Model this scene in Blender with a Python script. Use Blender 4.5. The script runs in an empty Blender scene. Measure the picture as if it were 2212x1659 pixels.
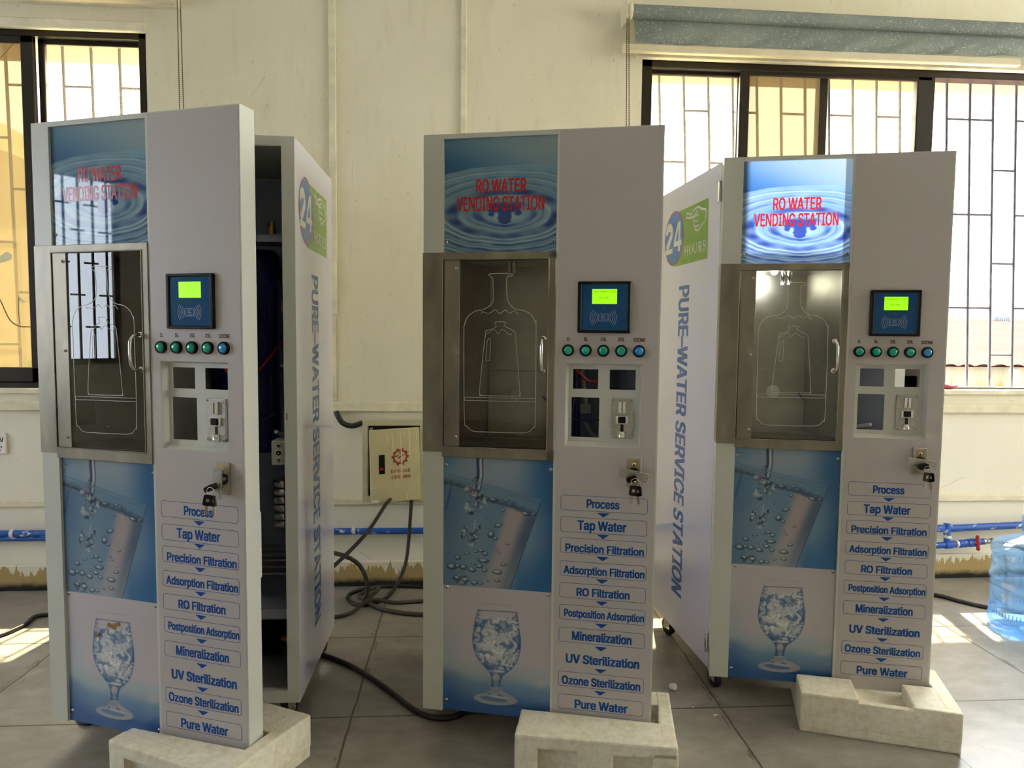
import bpy, bmesh, math, random
import numpy as np
from mathutils import Vector, Matrix
from mathutils.geometry import delaunay_2d_cdt
C = bpy.context.scene
col = C.collection
rnd = random.Random(7)

# ------------------------------------------------------------------ camera
cam_d = bpy.data.cameras.new('camera'); cam = bpy.data.objects.new('camera', cam_d); col.objects.link(cam)
cam_d.sensor_width = 36.0; cam_d.lens = 1534 / 2212 * 36; cam_d.clip_start = 0.05; cam_d.clip_end = 300
_a, _c, _yw, HC = 0.00985, -0.0687, 0.068, 1.217
_up = Vector((_a, -1, _c)).normalized(); _fw = (Vector((0, 0, 1)) - _up * _up.z).normalized(); _rt = _fw.cross(_up)
if _rt.x < 0: _rt = -_rt
_X = _rt * math.cos(_yw) + _fw * math.sin(_yw); _Y = _fw * math.cos(_yw) - _rt * math.sin(_yw)
B = (_X, _Y, _up)
cam.matrix_world = Matrix(((B[0][0], -B[0][1], -B[0][2], 0), (B[1][0], -B[1][1], -B[1][2], 0), (B[2][0], -B[2][1], -B[2][2], HC), (0, 0, 0, 1)))
C.camera = cam
# ------------------------------------------------------------------ light
C.view_settings.view_transform = 'Standard'; C.view_settings.look = 'None'; C.view_settings.gamma = 1
C.view_settings.use_curve_mapping = False; C.view_settings.exposure = 1.74
w = bpy.data.worlds.new('sky'); C.world = w; w.use_nodes = True
w.node_tree.nodes['Background'].inputs[0].default_value = (0.91, 0.955, 1.0, 1); w.node_tree.nodes['Background'].inputs[1].default_value = 7.0
def light(name, kind, energy, color, loc=None, size=None, dirn=None):
    d = bpy.data.lights.new(name, kind); d.energy = energy; d.color = color
    o = bpy.data.objects.new(name, d); col.objects.link(o)
    if size: d.shape = 'RECTANGLE'; d.size, d.size_y = size
    if loc: o.location = loc
    if dirn: o.rotation_euler = Vector(dirn).to_track_quat('-Z', 'Y').to_euler()
    return o
sun = light('sun', 'SUN', 9.0, (1.0, 0.93, 0.80), dirn=(-0.205, -1.0, -2.09)); sun.data.angle = 0.012

# ------------------------------------------------------------------ helpers
def lin(c):
    if isinstance(c, str): c = tuple(int(c[i:i + 2], 16) / 255 for i in (0, 2, 4))
    return tuple((x / 12.92 if x <= 0.04045 else ((x + 0.055) / 1.055) ** 2.4) for x in c[:3])
class NT:
    def __init__(s, name):
        s.m = bpy.data.materials.new(name); s.m.use_nodes = True; s.t = s.m.node_tree; s.t.nodes.clear()
        s.out = s.t.nodes.new('ShaderNodeOutputMaterial')
    def n(s, typ, props=None, **inp):
        nd = s.t.nodes.new('ShaderNode' + typ)
        for k, v in (props or {}).items(): setattr(nd, k, v)
        for k, v in inp.items():
            k2 = int(k[1:]) if k[0] == '_' and k[1:].isdigit() else k.replace('_', ' ')
            i = nd.inputs[k2]
            if hasattr(v, 'is_output') or isinstance(v, bpy.types.NodeSocket): s.t.links.new(v, i)
            elif isinstance(v, bpy.types.Node): s.t.links.new(v.outputs[0], i)
            else:
                if i.type == 'RGBA' and len(v) == 3: v = (*v, 1)
                i.default_value = v
        return nd
    def math(s, op, a, b=0.0, c=0.0):
        return s.n('Math', {'operation': op}, _0=a, _1=b, _2=c).outputs[0]
    def ramp(s, fac, stops, interp='LINEAR'):
        r = s.n('ValToRGB', Fac=fac); cr = r.color_ramp; cr.interpolation = interp
        while len(cr.elements) < len(stops): cr.elements.new(0.5)
        for e, (p, c) in zip(cr.elements, stops):
            e.position = p; e.color = (*c, 1) if len(c) == 3 else c
        return r.outputs[0]
    def mix(s, fac, a, b, mode='MIX'):
        nd = s.t.nodes.new('ShaderNodeMix'); nd.data_type = 'RGBA'; nd.blend_type = mode
        for i, v in ((0, fac), (6, a), (7, b)):
            if isinstance(v, bpy.types.NodeSocket): s.t.links.new(v, nd.inputs[i])
            else: nd.inputs[i].default_value = (*v, 1) if isinstance(v, tuple) and len(v) == 3 else v
        return nd.outputs[2]
    def obj(s): return s.n('TexCoord').outputs['Object']
    def noise(s, vec, scale, detail=3.0, rough=0.5, dist=0.0):
        return s.n('TexNoise', Vector=vec, Scale=scale, Detail=detail, Roughness=rough, Distortion=dist).outputs[0]
    def mapping(s, vec, sc=(1, 1, 1), loc=(0, 0, 0)): return s.n('Mapping', Vector=vec, Scale=sc, Location=loc).outputs[0]
    def done(s, sh): s.t.links.new(sh.outputs[0] if isinstance(sh, bpy.types.Node) else sh, s.out.inputs[0]); return s.m
    def pbr(s, **k): return s.n('BsdfPrincipled', **k)
def simple(name, c, rough=0.5, metal=0.0, coat=0.0, var=0.0, vscale=8.0, emis=None, es=0.0, spec=0.5, bump=0.0, bscale=300.0):
    t = NT(name); base = lin(c)
    k = dict(Base_Color=base, Roughness=rough, Metallic=metal, Coat_Weight=coat, Coat_Roughness=0.06, Specular_IOR_Level=spec)
    if var:
        f = t.noise(t.obj(), vscale, 4.0, 0.6)
        k['Base_Color'] = t.ramp(f, [(0.3, tuple(x * (1 - var) for x in base)), (0.7, tuple(min(1, x * (1 + var * 0.4)) for x in base))])
    if emis: k['Emission_Color'] = lin(emis); k['Emission_Strength'] = es
    if bump:
        k['Normal'] = t.n('Bump', Height=t.noise(t.obj(), bscale, 2.0), Strength=bump, Distance=0.001).outputs[0]
    return t.done(t.pbr(**k))

class G:
    """collects shapes; build() links them as one mesh object"""
    def __init__(s): s.v = []; s.f = []; s.m = []; s.s = []
    def add(s, vs, fs, m=0, smooth=False):
        b = len(s.v); s.v += [tuple(x) for x in vs]; s.f += [tuple(i + b for i in f) for f in fs]
        s.m += [m] * len(fs); s.s += [smooth] * len(fs); return s
    def bm(s, bm, m=0, smooth=False):
        bm.verts.index_update()
        s.add([v.co[:] for v in bm.verts], [[v.index for v in f.verts] for f in bm.faces], m, smooth); bm.free(); return s
    def box(s, x0, x1, y0, y1, z0, z1, m=0, bev=0.0, seg=1, rot=None, taper=None):
        bm = bmesh.new(); bmesh.ops.create_cube(bm, size=1)
        for v in bm.verts:
            v.co = Vector((x0 + (v.co.x + .5) * (x1 - x0), y0 + (v.co.y + .5) * (y1 - y0), z0 + (v.co.z + .5) * (z1 - z0)))
        if bev: bmesh.ops.bevel(bm, geom=list(bm.edges), offset=bev, segments=seg, affect='EDGES', profile=0.5)
        if rot is not None: bmesh.ops.transform(bm, matrix=rot, verts=bm.verts)
        return s.bm(bm, m, False)
    def tube(s, pts, r, seg=8, m=0, closed=False, caps=True):
        P = [Vector(p) for p in pts]; n = len(P); R = r if isinstance(r, (list, tuple)) else [r] * n
        T = []
        for i in range(n):
            if closed: t = P[(i + 1) % n] - P[i - 1]
            else: t = P[min(i + 1, n - 1)] - P[max(i - 1, 0)]
            T.append(t.normalized() if t.length > 1e-9 else Vector((0, 0, 1)))
        u = T[0].orthogonal().normalized(); vs = []; fs = []
        for i in range(n):
            u = (u - T[i] * u.dot(T[i])); u = u.normalized() if u.length > 1e-6 else T[i].orthogonal().normalized()
            w_ = T[i].cross(u)
            for k in range(seg):
                a = 2 * math.pi * k / seg; vs.append(P[i] + (u * math.cos(a) + w_ * math.sin(a)) * R[i])
        for i in range(n if closed else n - 1):
            j = (i + 1) % n
            for k in range(seg):
                k2 = (k + 1) % seg; fs.append((i * seg + k, i * seg + k2, j * seg + k2, j * seg + k))
        s.add(vs, fs, m, True)
        if caps and not closed:
            s.add(vs[:seg], [tuple(range(seg))[::-1]], m); s.add(vs[-seg:], [tuple(range(seg))], m)
        return s
    def lathe(s, prof, cen=(0, 0, 0), axis=(0, 0, 1), seg=24, m=0, close=True, smooth=True):
        ax = Vector(axis).normalized(); u = ax.orthogonal().normalized(); w_ = ax.cross(u); c = Vector(cen); vs = []; fs = []
        for r, h in prof:
            for k in range(seg):
                a = 2 * math.pi * k / seg; vs.append(c + ax * h + (u * math.cos(a) + w_ * math.sin(a)) * r)
        for i in range(len(prof) - 1):
            for k in range(seg):
                k2 = (k + 1) % seg; fs.append((i * seg + k, i * seg + k2, (i + 1) * seg + k2, (i + 1) * seg + k))
        s.add(vs, fs, m, smooth)
        if close:
            if prof[0][0] > 1e-5: s.add(vs[:seg], [tuple(range(seg))[::-1]], m)
            if prof[-1][0] > 1e-5: s.add(vs[-seg:], [tuple(range(seg))], m)
        return s
    def cyl(s, p0, p1, r, seg=20, m=0, r1=None):
        p0 = Vector(p0); p1 = Vector(p1); d = p1 - p0
        return s.lathe([(r, 0), (r if r1 is None else r1, d.length)], p0, d, seg, m)
    def poly(s, pts, m=0): return s.add(pts, [tuple(range(len(pts)))], m)
    def prism(s, pts, y0, y1, m=0):
        """outline given in x,z (counter-clockwise seen from -y), extruded from y0 to y1"""
        n = len(pts); vs = [(x, y0, z) for x, z in pts] + [(x, y1, z) for x, z in pts]
        s.add(vs, [tuple(range(n)), tuple(range(2 * n - 1, n - 1, -1))] + [(i, i + n, (i + 1) % n + n, (i + 1) % n) for i in range(n)], m); return s
    def ribbon(s, pts, wd, y, m=0, closed=False):
        """flat stroke in the x,z plane"""
        P = [Vector((a, b)) for a, b in pts]; n = len(P); W = wd if isinstance(wd, (list, tuple)) else [wd] * n; vs = []
        for i in range(n):
            a = P[i - 1] if (closed or i) else P[i]; b = P[(i + 1) % n] if (closed or i < n - 1) else P[i]
            t = (b - a); t = t.normalized() if t.length > 1e-9 else Vector((1, 0)); nn = Vector((-t.y, t.x)) * W[i] * .5
            vs += [(P[i].x - nn.x, y, P[i].y - nn.y), (P[i].x + nn.x, y, P[i].y + nn.y)]
        fs = []
        for i in range(n if closed else n - 1):
            j = (i + 1) % n; fs.append((2 * i, 2 * j, 2 * j + 1, 2 * i + 1))
        return s.add(vs, fs, m)
    def text(s, t, cx, cz, width, cap, y, m=0, bold=0.03, fn=None, fw=None):
        _, wd, ch = contours(t)
        sx = width / wd; sz = cap / ch
        fn = fn or (lambda a, b: (cx + (a - wd / 2) * sx, y, cz + (b - ch / 2) * sz))
        if fw: fn = lambda a, b: fw((a - wd / 2) * sx, (b - ch / 2) * sz)
        vs, fs = bold_mesh(t, bold); k = wd / (wd + 2 * bold)
        return s.add([fn(wd / 2 + (a - wd / 2) * k, b) for a, b in vs], fs, m)
    def build(s, name, mats, parent=None, label=None, loc=None, rz=None, mesh=None):
        me = mesh or bpy.data.meshes.new(name)
        if mesh is None:
            me.from_pydata(s.v, [], s.f)
            for mt in (mats if isinstance(mats, (list, tuple)) else [mats]): me.materials.append(mt)
            me.polygons.foreach_set('material_index', s.m); me.polygons.foreach_set('use_smooth', s.s); me.update()
        return link(name, me, parent, label, loc, rz)
def link(name, me, parent=None, label=None, loc=None, rz=None):
    o = bpy.data.objects.new(name, me); col.objects.link(o)
    if parent: o.parent = parent
    if label: o['label'] = label
    if loc: o.location = loc
    if rz is not None: o.rotation_euler = (0, 0, rz)
    return o
def thing(name, label, cat, loc=(0, 0, 0), rz=0.0, group=None):
    o = bpy.data.objects.new(name, None); col.objects.link(o); o.location = loc; o.rotation_euler = (0, 0, rz); o.empty_display_size = .1
    return tag(o, label, cat, group)
def tag(o, label, cat, group=None):
    o['label'] = label; o['category'] = cat
    if group: o['group'] = group
    return o
def struct(o): o['kind'] = 'structure'; return o
try: FONT = bpy.data.fonts.load(bpy.utils.resource_path('LOCAL') + '/datafiles/fonts/Inter.woff2')   # ships inside Blender
except Exception: FONT = None
_tx = {}; _bd = {}
def contours(t):
    """closed outlines of a piece of lettering, its width and its capital height"""
    if t in _tx: return _tx[t]
    cu = bpy.data.curves.new('lettering', 'FONT'); cu.body = t; cu.size = 1
    if FONT and ord(max(t)) < 0x3000: cu.font = FONT
    ob = bpy.data.objects.new('lettering', cu); col.objects.link(ob); dg = bpy.context.evaluated_depsgraph_get(); dg.update(); ev = ob.evaluated_get(dg); c = ev.to_curve(dg); out = []
    for sp in c.splines:
        pts = []; bp = sp.bezier_points; n = len(bp)
        for i in range(n):
            p0, p1, p2, p3 = bp[i].co, bp[i].handle_right, bp[(i + 1) % n].handle_left, bp[(i + 1) % n].co
            st = (p3 - p0).length; m_ = 1 if ((p1 - p0).cross(p3 - p0).length < 1e-4 * st and (p2 - p0).cross(p3 - p0).length < 1e-4 * st) else 4
            for k in range(m_):
                q = k / m_; v = p0 * (1 - q) ** 3 + p1 * 3 * q * (1 - q) ** 2 + p2 * 3 * q * q * (1 - q) + p3 * q ** 3; pts.append((v.x, v.y))
        if len(pts) > 2: out.append(np.array(pts))
    ev.to_curve_clear(); bpy.data.objects.remove(ob); bpy.data.curves.remove(cu)
    A_ = np.concatenate(out); lo = A_.min(0); cjk = ord(max(t)) > 0x3000; out = [o - np.array([lo[0], lo[1] if cjk else 0]) for o in out]
    if t != 'H' and not cjk: ch = contours('H')[2]
    else: ch = A_[:, 1].max() - lo[1]
    _tx[t] = (out, A_[:, 0].max() - lo[0], ch); return _tx[t]
def bold_mesh(t, bold):
    """heavier weight: the union of the outline repeated a hair apart, as one flat layer"""
    if (t, bold) in _bd: return _bd[(t, bold)]
    cs, wd, ch = contours(t); P = []; E_ = []; S = []
    for dx, dy in ([(0, 0)] if bold < .008 else [(q * bold, r * bold * .45) for q in (-1, 0, 1) for r in (-1, 1)]):
        s = []
        for c in cs:
            b = len(P); n = len(c); c = c + np.array([dx, dy]); P += [Vector(v) for v in c]; E_ += [(b + i, b + (i + 1) % n) for i in range(n)]; s.append(np.concatenate([c, np.roll(c, -1, 0)], 1))
        S.append(np.concatenate(s))
    r = delaunay_2d_cdt(P, E_, [], 0, 1e-5); V = np.array([(v.x, v.y) for v in r[0]]); Q = np.array([tuple(f)[:3] for f in r[2]]); cen = V[Q].mean(1); ins = np.zeros(len(Q), bool)
    for s in S:
        x0, y0, x1, y1 = s.T; wn = np.zeros(len(cen), int)
        for k in range(0, len(cen), 2000):
            px, py = cen[k:k + 2000, 0][:, None], cen[k:k + 2000, 1][:, None]; cr = (x1 - x0) * (py - y0) - (px - x0) * (y1 - y0)
            wn[k:k + 2000] = ((y0 <= py) & (y1 > py) & (cr > 0)).sum(1) - ((y0 > py) & (y1 <= py) & (cr < 0)).sum(1)
        ins |= wn != 0
    _bd[(t, bold)] = ([tuple(v) for v in V], [tuple(int(i) for i in f) for f in Q[ins]]); return _bd[(t, bold)]
def rrect(x0, x1, z0, z1, r, n=4):
    o = []
    for cx, cz, a0 in ((x1 - r, z0 + r, -90), (x1 - r, z1 - r, 0), (x0 + r, z1 - r, 90), (x0 + r, z0 + r, 180)):
        for k in range(n + 1):
            a = math.radians(a0 + 90 * k / n); o.append((cx + r * math.cos(a), cz + r * math.sin(a)))
    return o
def smooth_pts(pts, n=6, closed=False):
    P = [Vector(p) for p in pts]; N = len(P); out = []
    for i in range(N if closed else N - 1):
        p0 = P[i - 1] if (closed or i) else P[0]; p1 = P[i]; p2 = P[(i + 1) % N]; p3 = P[(i + 2) % N] if (closed or i + 2 < N) else P[-1]
        for k in range(n):
            t = k / n; out.append(0.5 * ((2 * p1) + (-p0 + p2) * t + (2 * p0 - 5 * p1 + 4 * p2 - p3) * t * t + (-p0 + 3 * p1 - 3 * p2 + p3) * t ** 3))
    if not closed: out.append(P[-1])
    return out
# ------------------------------------------------------------------ materials
def m_vinyl(name, c, rough):
    t = NT(name); o = t.obj()
    return t.done(t.pbr(Base_Color=lin(c), Roughness=rough, Specular_IOR_Level=0.45, Normal=t.n('Bump', Height=t.noise(o, 700.0, 2.0), Strength=0.05, Distance=0.0008).outputs[0]))
def m_stainless(name, bright=1.0):
    t = NT(name); o = t.obj(); big = t.noise(t.mapping(o, (1.6, 1.6, .8)), 6.0, 3.0, 0.5, 0.3); br = t.noise(t.mapping(o, (260, 260, 6)), 1.0, 3.0, 0.6)
    c = t.ramp(big, [(0.28, tuple(x * bright for x in lin('7c766a'))), (0.55, tuple(x * bright for x in lin('97907f'))), (0.78, tuple(min(1, x * bright) for x in lin('bdb5a3')))])
    c = t.mix(t.math('MULTIPLY', br, 0.25), c, lin('6f6a60'))
    return t.done(t.pbr(Base_Color=c, Metallic=0.72, Roughness=t.math('MULTIPLY_ADD', big, 0.22, 0.32), Normal=t.n('Bump', Height=t.noise(o, 9.0, 2.0), Strength=0.06, Distance=0.01).outputs[0]))
def m_glass(name, tint=(1, 1, 1), ior=1.5, haze=None, hz=0.0, rough=0.0):
    t = NT(name); tr = t.n('BsdfTransparent', Color=tint); gl = t.n('BsdfGlossy', Color=(1, 1, 1), Roughness=rough)
    sh = tr
    if haze: sh = t.n('MixShader', Fac=hz, _1=tr.outputs[0], _2=t.n('MixShader', Fac=0.5, _1=t.n('BsdfDiffuse', Color=haze).outputs[0], _2=t.n('BsdfTranslucent', Color=haze).outputs[0]).outputs[0])
    fr = t.math('MULTIPLY', t.n('Fresnel', IOR=ior).outputs[0], t.math('SUBTRACT', 1.0, t.n('NewGeometry').outputs['Backfacing']))
    return t.done(t.n('MixShader', Fac=fr, _1=sh.outputs[0], _2=gl.outputs[0]))
def m_print(name, lit=0.0, rough=0.03):
    t = NT(name); a = t.n('Attribute', {'attribute_name': 'ink'})
    k = dict(Base_Color=a.outputs['Color'], Roughness=rough, Specular_IOR_Level=0.5)
    if lit: k['Emission_Color'] = t.mix(1.0, a.outputs['Color'], (1.0, .98, 1.35), 'MULTIPLY'); k['Emission_Strength'] = t.math('MULTIPLY', a.outputs['Alpha'], lit)
    return t.done(t.pbr(**k))
M = {
 'vinyl': m_vinyl('printed vinyl', 'c2bbb9', 0.38), 'side': simple('glossy side vinyl', 'e4e4f8', .3, coat=1.0),
 'paint': simple('white powder coat', 'cfd0c8', 0.38, bump=0.05, bscale=900), 'steel': m_stainless('brushed stainless'), 'steel_in': simple('stainless lining', 'c2beb0', 0.30, 0.92, var=.25, vscale=5.0),
 'chrome': simple('chrome', 'd8d6d0', 0.12, 1.0), 'zinc': simple('cast zinc', 'b9b7b0', 0.34, 1.0, var=0.25, vscale=220.0), 'black': simple('black plastic', '0d0e0f', 0.35, spec=0.25),
 'dark': simple('dark inside', '060708', 0.6), 'cardblue': simple('blue reader face', '134f86', 0.15, spec=0.25), 'reader_line': simple('reader print', '9fb8c8', 0.4),
 'lcd': simple('lit display', '7fc20a', 0.3, emis='8fe80a', es=0.36), 'lcdink': simple('display ink', '3f6a0c', 0.4, emis='3f6a0c', es=0.10), 'lcdfaint': simple('faint display ink', '78b812', 0.4, emis='6ab010', es=0.3),
 'btn_green': simple('green button', '12a07c', 0.12, coat=0.6, emis='12a07c', es=0.02), 'btn_blue': simple('blue button', '2189cf', 0.12, coat=0.6, emis='2189cf', es=0.02),
 'ink_blue': simple('blue lettering', '0f4d9e', 0.45, spec=0.25), 'ink_side': simple('side lettering', '3467b4', 0.3), 'ink_black': simple('black lettering', '17171a', 0.5), 'ink_red': simple('red lettering', 'c8242c', 0.12),
 'ink_red_lit': simple('lit red lettering', 'c8242c', 0.12, emis='e8303c', es=0.28),
 'green': simple('sticker green', '86b52f', 0.25), 'badge': simple('badge blue', '4488d4', 0.25), 'ring': simple('badge red', 'd2433f', 0.25), 'white': simple('sticker white', 'f4f1ea', 0.3),
 'navy': simple('navy plastic', '0b1c5e', 0.35), 'pipe_white': simple('white fittings', 'd6d6d0', 0.4), 'brass': simple('brass', 'b08a4a', 0.3, 1.0), 'rubber': simple('black rubber', '141414', 0.55),
 'glass': m_glass('dispenser glass', (0.80, 0.80, 0.77), 1.55), 'etch': simple('etched line', 'cfd0c6', 0.5), 'wire_red': simple('red wire', 'a01818', 0.4), 'wire_blue': simple('blue wire', '15245c', 0.4),
 'sign': m_print('sign print', 0.0, 0.02), 'sign_lit': m_print('backlit sign print', 0.62), 'picture': m_print('picture print', 0.0, 0.09),
 'lamp': simple('lamp glow', 'ffffff', 0.3, emis='f4faff', es=9.0), 'disc': simple('cream plug', 'e2ddc8', 0.5), 'tape': simple('brown tape', '9a7a48', 0.6), 'grey_in': simple('cabinet lining', 'aab0c0', 0.5),
 'key_steel': simple('key steel', 'a79c88', 0.3, 1.0), 'lockback': simple('lock back', 'b6a67c', 0.4, 0.6),
}
# ------------------------------------------------------------------ printed pictures (ink colours per vertex of a fine grid)
def sstep(a, b, x): t = np.clip((x - a) / (b - a + 1e-9), 0, 1); return t * t * (3 - 2 * t)
_rs = np.random.RandomState(5)
def nz(X, Y, sc, n=7, seed=0):
    r = np.random.RandomState(seed); o = 0
    for k in range(n):
        a = r.rand() * 6.283; f = (0.6 + 1.6 * r.rand()) / sc; o = o + np.sin((X * np.cos(a) + Y * np.sin(a)) * f * 6.283 + r.rand() * 6.283 + 1.3 * np.sin((X * np.sin(a) - Y * np.cos(a)) * f * 3.1))
    return o / n
def over(img, c, a): img[:] = img * (1 - a[..., None]) + np.array(c) * a[..., None]
def cc(h): return np.array(lin(h))
def blob(X, Y, cx, cy, rx, ry, rot=0.0):
    a = math.radians(rot); dx, dy = X - cx, Y - cy
    return np.hypot((dx * math.cos(a) + dy * math.sin(a)) / rx, (-dx * math.sin(a) + dy * math.cos(a)) / ry)
def bubble(img, X, Y, cx, cy, rx, ry, rot=0, d='2c4468', l='ccd8de'):
    r = blob(X, Y, cx, cy, rx, ry, rot); over(img, cc(d), (0.45 + .4 * sstep(-.6, .8, (Y - cy) / ry)) * (sstep(1.0, 0.85, r) * sstep(0.2, 0.7, r)))
    over(img, cc(l), 0.8 * sstep(0.6, 0.2, blob(X, Y, cx - rx * .1, cy - ry * .15, rx, ry, rot)))
def facets(img, X, Y, mask, box, n, seed, warp, dark='2b3950', light='ccd6d8', mid='6d86a0'):
    rs = np.random.RandomState(seed); sx = box[0] + (box[1] - box[0]) * rs.rand(n); sy = box[2] + (box[3] - box[2]) * rs.rand(n); an = rs.rand(n) * 6.28; tone = rs.rand(n); el = .35 + .5 * rs.rand(n)
    wx = X + warp * nz(X, Y, warp * 4, 7, seed + 1); wy = Y + warp * nz(X, Y, warp * 4, 7, seed + 2); b1 = np.full(X.shape, 1e9); b2 = b1.copy(); ci = np.zeros(X.shape, int)
    for i in range(n):
        d = np.hypot((wx - sx[i]) * np.cos(an[i]) + (wy - sy[i]) * np.sin(an[i]), (-(wx - sx[i]) * np.sin(an[i]) + (wy - sy[i]) * np.cos(an[i])) / el[i]); c = d < b1
        b2 = np.where(c, b1, np.minimum(b2, d)); ci = np.where(c, i, ci); b1 = np.where(c, d, b1)
    sc = (box[1] - box[0]) / math.sqrt(n); g = np.clip(.5 + ((wx - sx[ci]) * np.cos(an[ci] * 2) + (wy - sy[ci]) * np.sin(an[ci] * 2)) / (1.1 * sc), 0, 1)
    over(img, cc(mid), .45 * mask); over(img, cc(light), .8 * mask * sstep(.45, .05, g) * (tone[ci] > .2)); over(img, cc(dark), .85 * mask * sstep(.45, .9, g) * (tone[ci] > .3)); over(img, cc(dark), .7 * mask * sstep(.10 * sc, .02 * sc, b2 - b1) * (tone[ci] > .4))
def paint_sign(nx, ny):
    u, t = np.meshgrid(np.linspace(0, 1, nx), np.linspace(0, 1, ny)); X = 105 + u * 1475; Y = 90 + t * 1490
    wrp = nz(X, Y, 900, 6, 3); r = np.hypot((X - 905) / 2.45, Y - 1080) + 16 * wrp + 6 * nz(X, Y, 260, 6, 9)
    low = sstep(960, 1180, Y); img = np.zeros((ny, nx, 3))
    sky = np.stack([np.interp(u * .75 + (1 - t / .32) * .5, [0, .35, .8, 1.2], v) for v in zip(cc('2a5888'), cc('4c7a9e'), cc('83a0aa'), cc('98a9aa'))], -1)
    lt = cc('84a8b8'); img[:] = lt; over(img, cc('6590a8'), .5 * (0.5 + 0.5 * nz(X, Y, 500, 6, 21)))
    dk = np.zeros_like(X)
    for c0, wd, a in ((152, 20, .95), (200, 9, .6), (285, 42, 1.0), (352, 12, .6), (400, 19, .9), (442, 9, .55), (478, 22, .8), (524, 11, .5), (566, 13, .55), (602, 8, .4)):
        amp = a * (low + (1 - low) * (0.95 if c0 < 300 and c0 > 200 else 0.55)); br = np.clip(.78 + .75 * nz(X + c0 * 7, Y * 2.2, 620, 6, int(c0)), 0, 1)
        dk = np.maximum(dk, amp * br * np.exp(-np.abs((r - c0) / wd) ** 3))
    over(img, cc('142b78'), np.clip(dk, 0, 1) * .95)
    over(img, cc('c9dbe0'), .55 * np.exp(-((r - 236) / 10) ** 2) * (0.4 + 0.6 * nz(X, Y, 400, 5, 31)) + .5 * np.exp(-((r - 330) / 7) ** 2) * low + .45 * np.exp(-((r - 376) / 8) ** 2) * low + .35 * np.exp(-((r - 455) / 8) ** 2) + .3 * np.exp(-((r - 545) / 8) ** 2) + .35 * sstep(120, 60, r) * low)
    jag = 22 * nz(X, Y * 2, 90, 7, 44); dxs = np.abs(X - 905)
    s1 = sstep(12, -12, dxs + jag - 215) * sstep(930, 955, Y) * sstep(10, -10, Y + jag * .8 - (1105 - .10 * (dxs - 110)) - 14 * np.sin(dxs / 22.0)) * (1 - sstep(1045, 1075, Y) * sstep(70, 105, dxs) * sstep(150, 118, dxs))
    s2 = sstep(10, -10, dxs + jag * .5 - np.interp(Y, [1050, 1090, 1130, 1160, 1185, 1212], [60, 72, 100, 78, 82, 30])) * (Y > 1040) * (Y < 1214)
    over(img, cc('1b3580'), np.clip(s1 + s2, 0, 1) * .92)
    hz = sstep(8, -8, 622 + 0.06 * np.maximum(X - 905, 0) - r) * (Y < 1000); img = img * (1 - hz[..., None]) + sky * hz[..., None]
    for cx, cy, rx, ry in ((925, 628, 12, 14), (910, 850, 20, 26)): bubble(img, X, Y, cx, cy, rx, ry, 0, '2a5a86', 'cfe2ea')
    lit = sstep(.02, .09, u) * (0.30 + 0.7 * sstep(.945, .935, u)) * (0.25 + .75 * sstep(.93, .86, t))  # glow mask fades at the rims: light box shading painted into the emission
    return img, lit
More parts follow.
